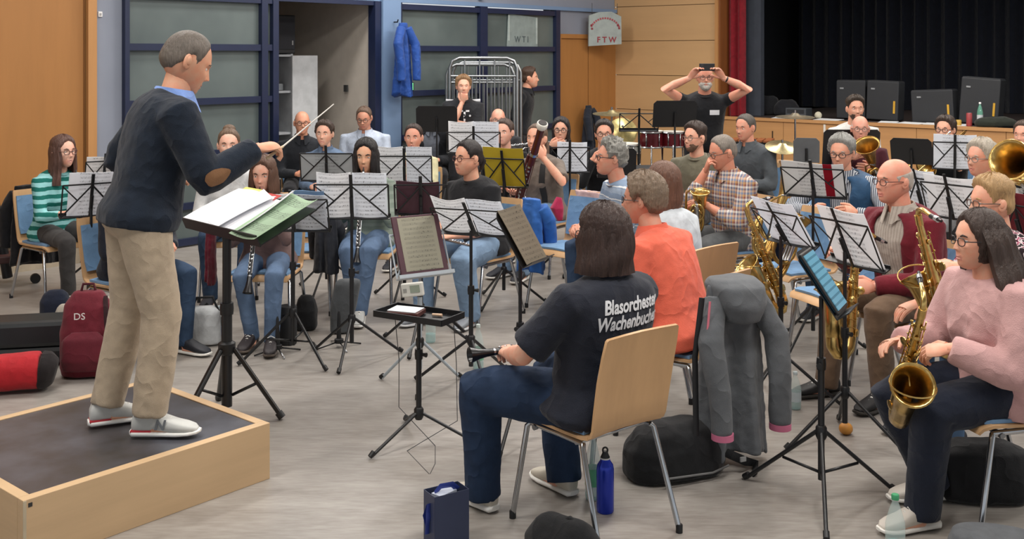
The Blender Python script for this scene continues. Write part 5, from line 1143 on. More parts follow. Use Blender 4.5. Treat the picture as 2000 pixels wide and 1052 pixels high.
def hung(label, M, w0, w1, h, mat, name='jacket', cat='jacket', depth=.07, folds=6, sleeves=True, hood=None, cuff=None, seed=0, trim=None):
    """garment hanging from its collar at the frame origin, front toward -Y of the frame"""
    t = thing(name, label, cat, M); rnd = random.Random(seed); m = MB(); rings = []; n = 44; ph = rnd.random()*6
    for k in np.linspace(0, 1, 12):
        w = (w0+(w1-w0)*k**.7)/2; r = []
        for q in np.linspace(0, 2*PI, n, endpoint=False):
            a = 1+.45*k**.6*math.sin(q*folds+ph)+.22*k*math.sin(q*(folds*2-1)+2)
            r.append((w*math.cos(q)*(1+.05*k*math.sin(q*3)), depth*(.6+.6*k)*math.sin(q)*a, -h*k*(1+.04*math.sin(q*2+ph)) ))
        rings.append(r)
    m.loft(rings); b = m.obj('body', mat, t); soften(b, .009, 2, .014, .008)
    if sleeves:
        for sx in (-1, 1):
            x0 = sx*w0*.42; s_ = MB().tube([(x0, -.02, -.06), (sx*w1*.46, -depth*1.1, -h*.3), (sx*w1*.42, -depth*1.6, -h*.55), (sx*w1*.40, -depth*1.75, -h*.80)], [.055, .058, .054, .050], 14).obj('sleeve', mat, t); soften(s_, .010, 3, .014)
            if cuff: MB().tube([(sx*w1*.40, -depth*1.75, -h*.79), (sx*w1*.40, -depth*1.75, -h*.825)], .050, 16).obj('cuff', cuff, s_)
    if hood:
        blob([((0, .0, .03), w0*.40, depth*1.0), ((0, -.02, .0), w0*.5, depth*1.5), ((0, -.05, -.08), w0*.46, depth*1.5), ((0, -.06, -.16), w0*.30, depth*1.1)][::-1], 'hood', hood, t, fold=.016)
    return t
def bottle(label, p, r, h, body, cap, lab=None, cat='bottle', name='bottle', neck=.34, water=None):
    t = thing(name, label, cat, Matrix.Translation(p))
    MB().lathe([(r*.85, 0), (r, .012), (r, h*.55), (r*.96, h*.60), (r*.6, h*.78), (r*neck, h*.88), (r*neck, h*.93)], 18).obj('body', body, t)
    MB().lathe([(r*neck*1.15, h*.925), (r*neck*1.15, h*.99), (r*neck, h)], 14).obj('cap', cap, t)
    if lab: MB().lathe([(r*1.01, h*.22), (r*1.01, h*.48)], 18, cap=False).obj('label_band', lab, t)
    if water: MB().lathe([(r*.93, .006), (r*.93, h*water)], 16).obj('water', glass((150, 205, 205), .35), t)
    return t
BAGB = cloth('141518', .8, .2)
# ---- garments
gj = hung('grey hooded jacket with pink cuffs hung over the coral blouse woman chair', place(Vector((at(1436, 570, 4.9).x, 4.98, .84)), 205), .26, .40, .79, cloth('5f6266', .9, .1), depth=.085, folds=5, hood=cloth('5f6266', .9, .1), cuff=plain('c96f8e', .8), seed=3)
MB().tube([(-.20, -.05, -.04), (-.245, -.06, -.3), (-.25, -.08, -.77)], [(.016, .007)]*3, 8).obj('zip_band', plain('17171a', .6), gj); MB().tube([(-.185, -.09, -.05), (-.225, -.11, -.3)], [(.006, .004)]*2, 8).obj('pink_piping', plain('c96f7e', .6), gj)
hung('bright blue rain jacket hanging on the light blue pillar', frame(WA+D1*T(757)+N1*.26+Vector((0, 0, 2.26)), D1, N1), .12, .30, .84, cloth('1d4690', .55), depth=.06, seed=5)
hook = MB().tube([(0, 0, 0), (0, -.06, 0), (0, -.07, .03)], .008, 8).obj('coat_hook', M_BLK); hook.matrix_world = frame(WA+D1*T(757)+N1*.11+Vector((0, 0, 2.27)), D1, N1); tag(hook, 'black coat hook above the bright blue rain jacket', 'hook')
hung('dark jacket hanging on the wooden double door', frame(WA+D1*T(1134)+N1*.14+Vector((0, 0, 1.16)), D1, N1), .10, .26, .62, cloth('262b36'), depth=.06, seed=6)
def on_chair(label, P_, dy, w, h, mat, z=.835, h_=None, **k):
    M = P_ @ Matrix.Translation((0, dy, z)) @ Matrix.Rotation(0, 4, 'Z'); return hung(label, M, w*.8, w, h, mat, **k)
on_chair('pale pink jacket with a magenta lining over the chair beside the bassoonist', place(at(1110, 480, 8.1).xy.to_3d(), -40), -.30, .40, .50, cloth('c3a6a6'), seed=7)
ml = MB().tube([at(1092, 385, 7.75), at(1088, 405, 7.74), at(1094, 430, 7.74)], [.02, .05, .02], 10).obj('scarf', cloth('a3284e')); tag(ml, 'magenta scarf beside the pale pink jacket', 'scarf')
on_chair('blue jacket draped beside the bassoonist knee', place(at(1022, 460, 8.1).xy.to_3d(), -40), -.1, .22, .55, cloth('2d62ad', .6), z=.80, seed=8)
on_chair('black coat hung over the chair left of the middle clarinet player', place(at(637, 430, 7.7).xy.to_3d(), 8), .0, .18, .40, cloth('1d2028'), z=.74, seed=9)
on_chair('dark blue shiny jacket hung behind the plaid shirt man', plaidm.M, -.30, .36, .52, cloth('1f2d4d', .5), z=.80, seed=10)
on_chair('black coat over the chair of the striped sweater woman', stripe.M, -.29, .40, .62, cloth('121318'), z=.86, seed=11)
on_chair('dark red cloth hanging behind the conductor desk', place(at(412, 450, 7.3).xy.to_3d(), 0), 0, .07, .45, cloth('5e1626'), z=.80, sleeves=False, seed=12)

# ---- bags and cases
p = flr(60, 712); cs = thing('instrument_case', 'long black instrument case lying at the left edge', 'case', place(Vector((at(30, 700, 6.6).x, 6.6, 0)), 12))
MB().box((0, 0, .20), (1.05, .26, .16)).obj('lid', plain('1b1f22', .45), cs, smooth=False, bev=.03); MB().box((0, 0, .07), (1.03, .25, .11)).obj('base', plain('17191c', .5), cs, smooth=False, bev=.03)
for x in (-.3, .3): MB().box((x, .134, .15), (.03, .012, .045)).obj('latch', M_CHROME, cs, smooth=False)
bp = lump(place(Vector((at(165, 745, 6.30).x, 6.36, 0)), 8), .32, .20, .50, cloth('6a1f2c', .8, .15), 'backpack', 'dark red backpack standing on the floor beside the podium', 'backpack', .85)
blob([((0, .10, .05), .12, .03), ((0, .12, .12), .13, .04), ((0, .11, .24), .12, .03), ((0, .09, .28), .08, .01)], 'front_pocket', cloth('5e1a27', .8, .15), bp, fold=.01)
strap(bp, [(-.10, .02, .47), (-.13, .13, .36), (-.14, .12, .2), (-.2, .10, .06)], 'shoulder_strap', cloth('2a1216')); MB().tube([(-.04, 0, .50), (-.03, .0, .54), (.03, 0, .54), (.04, 0, .50)], .008, 8).obj('grab_handle', cloth('4a1620'), bp)
MB().tube([(-.13, .09, .03), (-.13, .115, .2), (-.12, .10, .34)], .004, 6).obj('zip', plain('b9b4b0', .5), bp)
text_mesh('DS', .055, plain('d9d5d2', .6), 'lettering', bp, Matrix.Translation((.02, .128, .36)) @ Matrix.Rotation(PI, 4, 'Z') @ Matrix.Rotation(R(90), 4, 'X'))
rb = thing('bolster_bag', 'red and black soft bag lying before the long case', 'bag', place(Vector((at(30, 740, 6.02).x, 6.05, 0)), 15))
o = MB().tube([(.35, 0, .10), (.3, 0, .105), (-.02, 0, .115), (-.12, 0, .115)], [(.07, .09), (.095, .10), (.105, .11), (.105, .11)], 18).obj('body', cloth('b01f28', .75, .12), rb); soften(o, .011, 3, .012)
o = MB().tube([(-.115, 0, .115), (-.16, 0, .11), (-.20, 0, .10)], [(.108, .112), (.105, .108), (.07, .07)], 18).obj('end_panel', cloth('1a1416', .8), rb); soften(o, .011, 3, .01)
lump(place(flr(103, 622)+Vector((0, .05, 0)), 0), .22, .16, .20, cloth('1a2133'), 'bag', 'small navy bag under the striped sweater woman chair', 'bag')
lump(place(Vector((at(130, 600, 7.5).x, 7.5, 0)), 10), .16, .14, .16, cloth('a8a196'), 'pouch', 'pale cloth pouch beside the red backpack', 'pouch')
wb = lump(place(Vector((at(398, 660, 7.0).x, 7.02, 0)), 5), .22, .12, .26, cloth('bfc2c4'), 'shoulder_bag', 'white bag with black trim behind the conductor desk pole', 'bag', .9)
strap(wb, [(-.09, -.065, .02), (-.1, -.072, .14), (.0, -.07, .25), (.1, -.072, .14), (.09, -.065, .02)], 'black_trim', BAGB, (.012, .006))
MB().tube([(-.09, 0, .22), (-.05, 0, .31), (.05, 0, .31), (.09, 0, .22)], .008, 8).obj('carry_strap', BAGB, wb)
gc = thing('padded_case', 'grey upright padded case under the middle clarinet player', 'case', place(Vector((at(664, 645, 7.3).x, 7.32, 0)), 5)); blob([((0, 0, .005), .07, .05), ((-.02, 0, .18), .09, .06), ((-.05, 0, .34), .09, .055), ((-.06, 0, .37), .07, .03)], 'body', cloth('4f5255'), gc, fold=.01); strap(gc, [(-.1, -.05, .35), (-.03, -.065, .2), (.0, -.06, .05)], 'strap', BAGB)
lump(place(Vector((at(597, 630, 7.4).x, 7.42, 0)), 0), .16, .16, .24, BAGB, 'bag', 'black bag between the two clarinet players', 'bag')
bk = thing('tube_case', 'black cylindrical case beside the clarinet girl foot', 'case', Matrix.Translation((at(562, 660, 7.05).x, 7.05, 0))); MB().lathe([(.055, 0), (.06, .01), (.06, .24), (.056, .25)], 18).obj('body', plain('1c1d20', .7), bk); MB().lathe([(.061, .19), (.061, .205)], 18).obj('band', M_BLK, bk)
ub = lump(place(Vector((at(1320, 930, 4.82).x, 4.88, 0)), 25), .50, .30, .24, BAGB, 'backpack', 'black backpack on the floor under the coral blouse woman chair', 'backpack', .8, .03)
strap(ub, [(-.2, .12, .10), (-.3, .14, .05), (-.38, .10, .015), (-.3, .2, .012)], 'shoulder_strap', BAGB, (.02, .005)); MB().tube([(.15, .155, .05), (-.1, .16, .04), (-.2, .14, .05)], .005, 6).obj('zip', plain('6a6a6a', .4), ub)
MB().box((-.27, .152, .07), (.03, .008, .02)).obj('buckle', plain('9a9a9a', .3), ub, smooth=False)
fb = lump(place(Vector((at(1105, 1070, 3.95).x, 3.95, 0)), -40), .36, .18, .20, BAGB, 'backpack', 'black bag cut by the lower frame edge beside the gift bag', 'bag', .7, .03)
strap(fb, [(-.12, .05, .15), (-.17, .06, .12), (-.18, .08, .03)], 'strap', BAGB); MB().tube([(.05, 0, .16), (-.02, .0, .20), (-.09, 0, .17)], .010, 8).obj('grab_handle', BAGB, fb)
lump(place(Vector((at(1930, 960, 4.55).x, 4.62, 0)), 0), .42, .26, .24, cloth('0f1014', .7), 'backpack', 'black bag on the floor behind the pink sweater woman chair', 'bag', .9)
mc = thing('padded_case', 'grey padded case at the lower right corner', 'case', place(Vector((at(1945, 1075, 4.02).x, 4.0, 0)), -20)); blob([((0, 0, .004), .17, .10), ((0, 0, .06), .18, .11), ((0, 0, .11), .16, .10), ((0, 0, .125), .12, .07)], 'body', cloth('5d6064'), mc, fold=.008); strap(mc, [(-.14, .10, .12), (-.165, .02, .115), (-.15, -.09, .10)], 'zip', BAGB, (.008, .004))
shp = MB().prism([(-.12, -.05), (.12, -.05), (.15, .05), (-.1, .05)], .012).obj('cardboard', plain('a8997c', .7), None, smooth=False); shp.matrix_world = Matrix.Translation((at(1862, 1060, 4.1).x, 4.12, 0)); tag(shp, 'piece of beige board on the floor by the grey case', 'board')
# gift bag
gb = thing('gift_bag', 'navy blue paper gift bag with ribbon standing on the floor', 'gift bag', place(Vector((at(870, 1066, 4.13).x, 4.19, 0)), 32))
GBM = plain('323a55', .5, var=.05); gw, gd, gh = .15, .09, .205
for c, sz in (((0, gd/2, gh/2), (gw, .002, gh)), ((0, -gd/2, gh/2), (gw, .002, gh)), ((gw/2, 0, gh/2), (.002, gd, gh)), ((-gw/2, 0, gh/2), (.002, gd, gh)), ((0, 0, .002), (gw, gd, .004))): MB().box(c, sz).obj('side_panel', GBM, gb, smooth=False)
MB().box((.01, 0, gh-.012), (.09, .05, .012), Matrix.Rotation(.3, 3, 'Z')).obj('tissue_paper', plain('c3cbdc', .7), gb, smooth=False)
MB().tube([(-.05, .0, gh-.01), (-.02, .01, gh+.018), (.02, -.01, gh+.012), (.05, .0, gh-.005)], [(.012, .002)]*4, 6).obj('ribbon', plain('2f3f8f', .4), gb)
MB().tube([(.078, .0, .16), (.084, .012, .12), (.08, .0, .08), (.086, -.012, .12), (.08, .01, .17), (.083, .0, .05)], [(.012, .002)]*6, 6).obj('bow', plain('2f3f8f', .4), gb)
# bottles
CLR_ = glass((205, 225, 222), .32); GRN = glass((120, 190, 165), .45)
bb = thing('drinking_bottle', 'shiny blue metal bottle standing beside the navy T-shirt woman chair', 'bottle', Matrix.Translation(flr(1182, 998))); MB().lathe([(.033, 0), (.0365, .006), (.0365, .175), (.033, .195), (.021, .213), (.019, .222)], 24).obj('body', plain('1b35b0', .22, .35, var=.06), bb)
MB().lathe([(.019, .222), (.020, .226), (.014, .238), (.010, .25)], 16).obj('cap', M_BLK, bb); MB().tube([(.010*math.cos(q), 0, .254+.012*math.sin(q)) for q in np.linspace(0, 2*PI, 12, endpoint=False)], .004, 6, loop=True).obj('loop', M_BLK, bb); MB().lathe([(.0205, .219), (.0205, .225)], 16).obj('neck_ring', plain('c6c6c6', .4), bb)
bottle('clear plastic bottle with green label behind the blue metal bottle', flr(1158, 974), .034, .285, CLR_, plain('2f6b55', .5), plain('5fae80', .5), water=.3)
bottle('clear bottle with green base in front of the wire stand legs', flr(934, 720), .034, .27, CLR_, plain('b9c4c0', .5), plain('6fae8c', .5), water=.18)
bottle('water bottle with red cap behind the tray stand', flr(841, 668), .034, .19, CLR_, plain('b5323a', .5), water=.3)
bottle('clear water bottle standing beside the grey hooded jacket', flr(1553, 798), .032, .20, CLR_, plain('a8b4b8', .5), plain('b9c6cc', .5), water=.35)
bottle('clear bottle with green cap in the lower right foreground', Vector((at(1743, 1070, 4.05).x, 4.02, 0)), .036, .255, CLR_, plain('3a8f62', .5), None, water=.30)
bottle('clear water bottle by the conductor desk pole', flr(428, 668), .032, .24, CLR_, plain('a8b4b8', .5), plain('7f93b0', .5))
for i, (px, py, c) in enumerate(((1652, 848, 'c98a3a'),)):
    o = MB().ball((0, 0, .03), (.035, .035, .03), 12, 8).obj('orange_fruit', plain(c, .5)); o.location = flr(px, py); tag(o, 'small orange thing on the floor behind the tablet stand', 'fruit')
# cables
def cable(label, pts, r=.002): o = MB().tube(pts, r, 6).obj('cable', plain('3a3a3c', .5)); return tag(o, label, 'cable')
tq = TM
cable('thin grey cable hanging from the left of the tray stand to the floor', [tq @ Vector((.17, .05, .61)), tq @ Vector((.18, .06, .4)), tq @ Vector((.16, .1, .1)), flr(795, 880), flr(838, 925)])
cable('thin grey cable hanging from the right of the tray stand to the floor', [tq @ Vector((-.10, -.06, .61)), tq @ Vector((-.09, -.04, .4)), tq @ Vector((-.12, -.0, .15)), flr(850, 870), flr(850, 905), flr(840, 925)])

# ================================================================ back of the hall: barriers, drums, stage things
def barrier(label, px0, px1, ytop, d, tilt):
    a, b = at(px0, ytop, d), at(px1, ytop, d); w = (b-a).length; t = thing('crowd_barrier', label, 'barrier', frame(Vector((a.x, a.y, 0)), (b-a).normalized(), Vector((0, -1, 0))) @ Matrix.Rotation(R(tilt), 4, 'X')); H_ = a.z
    M_ST = chrome('a9adb0', .35); rr = .12
    fr = [(0, 0, .02), (0, 0, H_-rr), (rr*.3, 0, H_-rr*.3), (rr, 0, H_), (w-rr, 0, H_), (w-rr*.3, 0, H_-rr*.3), (w, 0, H_-rr), (w, 0, .02)]
    MB().tube(fr, .021, 10).obj('frame_tube', M_ST, t); MB().tube([(.0, 0, H_-.22), (w, 0, H_-.22)], .014, 8).obj('rail', M_ST, t); MB().tube([(.0, 0, .25), (w, 0, .25)], .014, 8).obj('rail', M_ST, t)
    for i in range(8): x = w*(i+1)/9; MB().tube([(x, 0, .25), (x, 0, H_-.02 if i % 2 else H_-.22)], .010, 8).obj('bar', M_ST, t)
    for x in (.12, w-.12): MB().tube([(x, -.22, .015), (x, 0, .06), (x, .22, .015)], .014, 8).obj('foot', M_ST, t)
barrier('front steel crowd barrier stood on end behind the boy', 878, 1010, 113, 12.95, -1)
barrier('second steel crowd barrier behind the front one', 872, 1004, 126, 13.15, -1)
barrier('rear steel crowd barrier nearest the glazed screen', 884, 1017, 122, 13.35, -1)
# drums
def drum(label, px, py, d, r, h, c, legs=True, name='drum', rz=0):
    p = at(px, py, d); t = thing(name, label, 'drum', Matrix.Translation((p.x, p.y, 0))); z0 = p.z-h/2
    MB().lathe([(r, z0), (r, z0+h)], 24).obj('shell', plain(c, .25, var=.1), t)
    for z in (z0+.01, z0+h-.01): MB().tube([(r*1.03*math.cos(q), r*1.03*math.sin(q), z) for q in np.linspace(0, 2*PI, 24, endpoint=False)], .009, 6, loop=True).obj('hoop', M_CHROME, t)
    MB().lathe([(r*.98, z0+h), (r*.98, z0+h+.004)], 24).obj('drum_head', plain('d5d2c8', .6), t)
    for k in range(6): a = k*PI/3; MB().tube([(r*1.04*math.cos(a), r*1.04*math.sin(a), z0+.02), (r*1.04*math.cos(a), r*1.04*math.sin(a), z0+h-.02)], .006, 6).obj('lug', M_CHROME, t)
    if legs:
        for k in range(3): a = k*2.1+.4; MB().tube([(r*math.cos(a), r*math.sin(a), z0+.03), (r*1.25*math.cos(a), r*1.25*math.sin(a), .01)], .008, 6).obj('leg', M_CHROME, t)
    return t
drum('dark red tom drum left of the pair near the wood panels', 1272, 272, 10.9, .125, .17, '571019')
drum('dark red tom drum right of the pair near the wood panels', 1314, 272, 10.9, .115, .16, '571019')
drum('pale snare drum with chrome hoops behind the grey haired man', 1216, 290, 10.7, .17, .10, '9a9a94')
def cymbal(label, px, py, d, r, tilt=0, c='c4b68c'):
    p = at(px, py, d); t = thing('cymbal', label, 'cymbal', Matrix.Translation((p.x, p.y, 0))); L = Matrix.Translation((0, 0, p.z)) @ Matrix.Rotation(R(tilt), 4, 'X')
    MB().lathe([(.004, .03), (.03, .028), (.05, .008), (r, -.012), (r, -.014), (.05, .004), (.004, .024)], 28).obj('plate', brass(c, .35), t, M=L)
    MB().tube([(0, 0, .2), (0, 0, p.z+.06)], .010, 8).obj('post', M_CHROME, t); MB().lathe([(.012, p.z+.03), (.012, p.z+.055)], 10).obj('wing_nut', M_CHROME, t)
    for k in range(3): a = k*2.1; MB().tube([(0, 0, .35), (.28*math.cos(a), .28*math.sin(a), .01)], .009, 6).obj('leg', M_CHROME, t)
cymbal('thin brass cymbal edge on before the wooden double door', 1195, 220, 11.2, .20, 4)
cymbal('large tilted brass cymbal beside the dark haired man', 1216, 256, 10.9, .15, 66, 'a89a6a')
cymbal('flat pale cymbal on a chrome stand before the stage', 1553, 226, 11.2, .20, 3, 'c9c2ae')
cymbal('brass cymbal low beside the blue chair near the stage', 1528, 285, 10.2, .16, 20)
pt = thing('percussion_table', 'black covered percussion table below the red toms', 'table', place(at(1290, 330, 10.3).xy.to_3d(), 0))
MB().box((0, 0, .80), (.62, .4, .03)).obj('table_top', cloth('16171a'), pt, smooth=False); MB().box((0, .2, .52), (.62, .02, .55)).obj('cloth_front', cloth('121316'), pt, smooth=False)
for sx in (-1, 1):
    for sy in (-1, 1): MB().tube([(sx*.28, sy*.17, 0), (sx*.28, sy*.17, .79)], .014, 8).obj('leg', M_BLK, pt)
xy = thing('xylophone', 'brown wooden bar instrument beside the grey shirt man', 'xylophone', place(at(1428, 268, 12.2).xy.to_3d(), -20))
for i in range(10): MB().box((-.42+.093*i, 0, .93), (.075, .42-.02*i, .02)).obj('bar', wood('8a5232', 1), xy, smooth=False)
MB().box((0, .16, .90), (.96, .03, .04)).obj('rail', M_BLK, xy, smooth=False); MB().box((0, -.16, .90), (.96, .03, .04)).obj('rail', M_BLK, xy, smooth=False)
for sx in (-1, 1): MB().tube([(sx*.44, 0, 0), (sx*.44, 0, .89)], .02, 8).obj('leg', M_BLK, xy)
# on the stage
def sp(px, off, z=ZS): k = spx(px, off); return MS @ Vector((k, off, z))
DK = plain('26282c', .65, var=.06)
for lb, px, off, w, h, rot in (('dark grey flight case panel left of the pair on the stage', 1668, .55, .40, .50, 0), ('dark grey flight case panel right of the pair on the stage', 1728, .5, .42, .50, 2), ('low dark grey case standing on the stage', 1828, .45, .52, .40, -3), ('tall dark grey case leaning at the right of the stage', 1915, .45, .46, .56, 4)):
    t = thing('equipment_case', lb, 'case', Matrix.Translation(sp(px, off)) @ MS.to_3x3().to_4x4() @ Matrix.Rotation(R(rot), 4, 'Y') @ Matrix.Translation((0, 0, .012)))
    MB().box((0, 0, h/2), (w, .22, h)).obj('shell', DK, t, smooth=False, bev=.012); MB().box((w*.38, -.113, h*.35), (.025, .008, .16)).obj('yellow_strap', plain('c99a2c', .6), t, smooth=False); MB().box((-w*.3, -.113, h*.8), (.05, .008, .02)).obj('latch', plain('8a8d90', .4), t, smooth=False)
    MB().box((0, 0, h+.003), (w*.96, .2, .012)).obj('lid_edge', plain('25272b', .6), t, smooth=False, bev=.004)
lump(Matrix.Translation(sp(1500, .8)), .36, .25, .27, cloth('15161a'), 'bag', 'black bag heaped at the left of the stage', 'bag')
lump(Matrix.Translation(sp(1536, .85)), .36, .25, .22, cloth('1a1b20'), 'bag', 'flat black bag behind the heap on the stage', 'bag')
t = thing('amplifier', 'small dark grey amplifier box on the stage edge', 'amplifier', Matrix.Translation(sp(1560, .35)) @ MS.to_3x3().to_4x4()); MB().box((0, 0, .07), (.3, .2, .13)).obj('body', plain('3d4146', .5), t, smooth=False, bev=.01); MB().box((0, -.102, .09), (.24, .006, .05)).obj('front_grille', plain('1d1f23', .6), t, smooth=False)
o = MB().ball((0, 0, .05), (.05, .04, .05), 12, 8).obj('cap_hat', cloth('c9c3ae')); o.matrix_world = Matrix.Translation(sp(1598, .25)); tag(o, 'pale cap lying on the stage edge', 'cap')
for i, (px, off, w, r) in enumerate(((1535, .14, .34, 5), (1618, .15, .34, -8), (1735, .16, .22, 10), (1780, .15, .32, -12), (1822, .2, .2, 6), (1876, .18, .2, 30))):
    o = MB().box((0, 0, .004), (w, .20, .006)).obj('paper_sheet', plain('d4d6d8', .7, var=.04), None, smooth=False); o.matrix_world = Matrix.Translation(sp(px, off)) @ MS.to_3x3().to_4x4() @ Matrix.Rotation(R(r), 4, 'Z') @ Matrix.Rotation(R(3), 4, 'X')
    tag(o, ['loose papers under the cymbal on the stage edge', 'white papers left of the white shirt man on the stage edge', 'white papers right of the white shirt man on the stage edge', 'open white booklet on the stage edge', 'thin paper at the middle of the stage edge', 'crumpled white paper beside the red can'][i], 'paper', 'papers on the stage edge')
bottle('tall clear glass bottle on the stage near the right cases', sp(1914, .15), .035, .29, GRN, plain('e0e0e0', .5), plain('c7cdd0', .5))
cn = thing('drink_can', 'small red drink can on the stage edge', 'can', Matrix.Translation(sp(1893, .10))); MB().lathe([(.03, 0), (.034, .008), (.034, .15), (.03, .16)], 16).obj('body', plain('a5474a', .4), cn); MB().lathe([(.028, .16), (.028, .164)], 16).obj('lid', M_CHROME, cn)
lump(Matrix.Translation(sp(1945, .2)), .5, .25, .12, cloth('232821'), 'cloth_heap', 'dark green cloth heap at the right of the stage edge', 'cloth')
ob = MB().lathe([(.03, 0), (.035, .01), (.035, .06), (.03, .07)], 14).obj('tape_roll', plain('c9a44a', .5)); ob.matrix_world = Matrix.Translation(sp(1872, .12)); tag(ob, 'small yellow roll on the stage edge', 'roll')
# far left things behind the striped woman
td = thing('keyboard_trolley', 'black wheeled frame beside the sliding panel at the left edge', 'trolley', place(Vector((at(15, 520, 8.9).x, 8.9, 0)), 30)); MB().tube([(0, 0, .05), (.06, 0, .45), (.12, 0, .80)], .04, 10).obj('post', M_BLK, td); MB().box((-.05, 0, .22), (.5, .3, .06)).obj('shelf', plain('3a1f1f', .6), td, smooth=False, bev=.01)
for x in (-.2, .15): MB().lathe([(.04, -.02), (.04, .02)], 14, (x, .1, .04), (0, 1, 0)).obj('wheel', M_BLK, td)

# ================================================================ details worn by people
def on_back(P, txt, t, size, x, mat, name, shear=.2):
    c = P.spine(t); M = Matrix.Translation(Vector((x, c[1]-.25, c[2]))) @ Matrix.Rotation(R(90), 4, 'X') @ Matrix.Diagonal((.74, 1, 1, 1))   # reads from behind
    o = text_mesh(txt, size, mat, name, P.shirt, M, depth=0, shear=shear, weight=.0022)
    w = o.modifiers.new('wrap', 'SHRINKWRAP'); w.target = P.shirt; w.wrap_method = 'PROJECT'; w.use_project_x = False; w.use_project_y = False; w.use_project_z = True; w.use_negative_direction = True; w.use_positive_direction = False; w.offset = .004
    return o
LET = plain('d9dade', .6, var=.03)
on_back(navyw, 'Blasorchester', .79, .074, .025, LET, 'back_lettering'); on_back(navyw, 'Wachenbuchen', .68, .074, .015, LET, 'back_lettering')
def on_front(P, txt, t, size, x, mat, name, sp_=1.0):
    c = P.spine(t); M = Matrix.Translation(Vector((x, c[1]+.3, c[2]))) @ Matrix.Rotation(PI, 4, 'Z') @ Matrix.Rotation(R(90), 4, 'X')
    o = text_mesh(txt, size, mat, name, P.shirt, M, depth=0, weight=.001, space=sp_)
    w = o.modifiers.new('wrap', 'SHRINKWRAP'); w.target = P.shirt; w.wrap_method = 'PROJECT'; w.use_project_x = False; w.use_project_y = False; w.use_project_z = True; w.use_negative_direction = True; w.use_positive_direction = False; w.offset = .004
    return o
on_front(boy, '·T·', .52, .19, -.01, LET, 'chest_emblem', .8)
for sx in (-1, 1): MB().tube([boy.spine(.93)+V3((sx*.09, .0, .01)), boy.spine(.86)+V3((sx*.20, .01, .055))], [(.016, .006)]*2, 6).obj('shoulder_stripe', LET, boy.shirt)
def patch(P, t, x, w, h, mat, name, y=.16):
    c = P.spine(t); m = MB(); n = 6; vs = []; fs = []
    for j in range(n+1):
        for i in range(n+1): vs.append((x+w*(i/n-.5), c[1]+.3, c[2]+h*(j/n-.5)))
    for j in range(n):
        for i in range(n): q = j*(n+1)+i; fs.append((q, q+1, q+n+2, q+n+1))
    m.add(vs, fs); o = m.obj(name, mat, P.shirt)
    w_ = o.modifiers.new('wrap', 'SHRINKWRAP'); w_.target = P.shirt; w_.wrap_method = 'PROJECT'; w_.use_project_x = False; w_.use_project_y = True; w_.use_negative_direction = True; w_.use_positive_direction = False; w_.offset = .004
    return o
patch(phone, .66, -.09, .10, .05, LET, 'chest_print'); patch(blackt, .52, -.05, .11, .045, LET, 'chest_print')
# conductor: elbow patch, shoe emblem, red heel wedges
sh_, el_, w_, _, _ = cond.arms[True]
ax = unit(w_-el_); outv = unit(V3((1, -.35, -.22))); outv = unit(outv-ax*np.dot(outv, ax)); sd_ = np.cross(ax, outv)
m = MB(); n = 20; ce_ = el_+outv*.10; vs = [ce_]
for rr_ in (.35, .7, 1.0):
    for q in np.linspace(0, 2*PI, n, endpoint=False): vs.append(ce_+ax*(.075*rr_*math.cos(q)+.01)+sd_*(.045*rr_*math.sin(q)))
fs = [(0, 1+i, 1+(i+1) % n) for i in range(n)]+[(1+k*n+i, 1+(k+1)*n+i, 1+(k+1)*n+(i+1) % n, 1+k*n+(i+1) % n) for k in (0, 1) for i in range(n)]
m.add(vs, fs); ep = m.obj('elbow_patch', cloth('7d5a3e', .9, .1), cond.shirt); w = ep.modifiers.new('wrap', 'SHRINKWRAP'); w.target = cond.shirt; w.wrap_method = 'NEAREST_SURFACEPOINT'; w.wrap_mode = 'OUTSIDE_SURFACE'; w.offset = .004
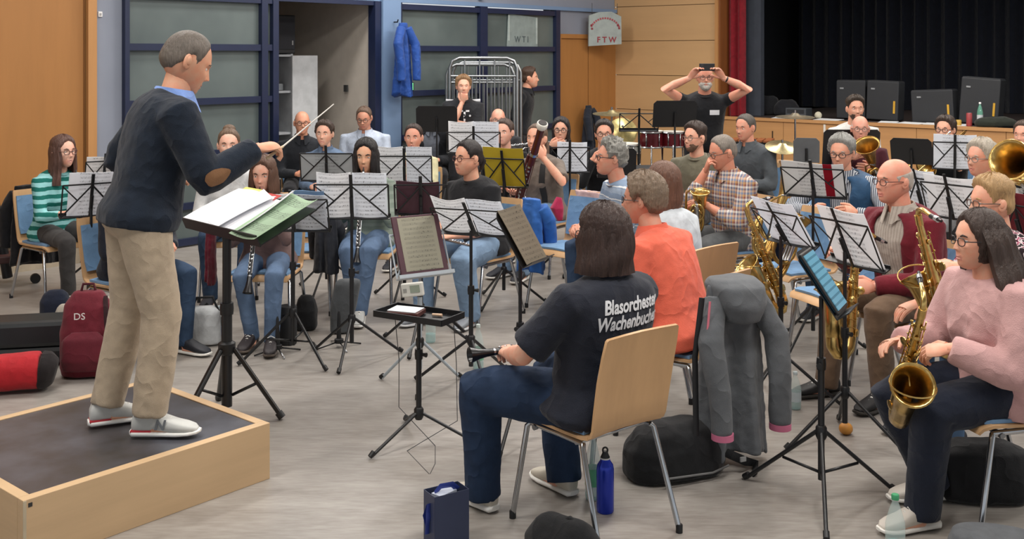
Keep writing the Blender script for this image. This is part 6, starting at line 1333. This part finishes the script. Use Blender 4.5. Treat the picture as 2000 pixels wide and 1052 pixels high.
for nm in ('shoe_R', 'shoe_L'):
    so, g, fd, up, sd = getattr(cond, nm)
    MB().add(*[(lambda V_, F_: (V_, F_))([g+fd*y+sd*x+up*z for y in (-.074, .02) for x in (-.036, .036) for z in (.016, .030)], [(0, 1, 3, 2), (4, 6, 7, 5), (0, 4, 5, 1), (2, 3, 7, 6), (1, 5, 7, 3), (0, 2, 6, 4)])][0]).obj('heel_wedge', plain('a81f2c', .6), so, smooth=False, bev=.006)
so, g, fd, up, sd = cond.shoe_R
NM = Matrix(((fd[0], up[0], sd[0], 0), (fd[1], up[1], sd[1], 0), (fd[2], up[2], sd[2], 0), (0, 0, 0, 1))); NM.translation = Vector(g+fd*.055+up*.036+sd*.0435)
text_mesh('N', .058, plain('6f7378', .6), 'side_emblem', so, NM, depth=.002, shear=.25, weight=.002)

patch(bass, .62, -.085, .05, .40, plain('1b1b1d', .7), 'harness_strap')
def wrist_band(P, right, mat, name='wristwatch', face=True):
    sh, el, w, hd_, nn = P.arms[right]; ax = unit(w-el); c = w-ax*.035; u = unit(np.cross(ax, (0, 0, 1))); v = np.cross(ax, u)
    b = MB().tube([c+u*.031*math.cos(q)+v*.029*math.sin(q) for q in np.linspace(0, 2*PI, 16, endpoint=False)], [(.009, .003)]*16, 6, loop=True, side=ax).obj(name, mat, P.o)
    if face: MB().lathe([(.017, 0), (.017, .008)], 14, c-unit(nn)*.029, -unit(nn)).obj('watch_face', plain('0e0f12', .25), b)
wrist_band(bass, True, plain('26262a', .5)); wrist_band(phone, False, plain('1a1a1c', .5), 'wristband', False)
def peg(label, px, py):
    t = thing('instrument_peg', label, 'instrument peg', Matrix.Translation(flr(px, py)))
    MB().lathe([(.016, .05), (.014, .12), (.009, .22), (.004, .235)], 12).obj('cone', M_BLK, t); MB().lathe([(.03, .03), (.03, .055), (.02, .06)], 12).obj('hub', M_BLK, t)
    for k in range(4): a = k*PI/2+.5; MB().tube([(.02*math.cos(a), .02*math.sin(a), .035), (.15*math.cos(a), .15*math.sin(a), .006)], .005, 6).obj('leg', M_CHROME if k % 2 else M_BLK, t)
peg('black clarinet peg on the floor before the clarinet girl', 542, 690); peg('black clarinet peg on the floor before the middle clarinet player', 662, 678)
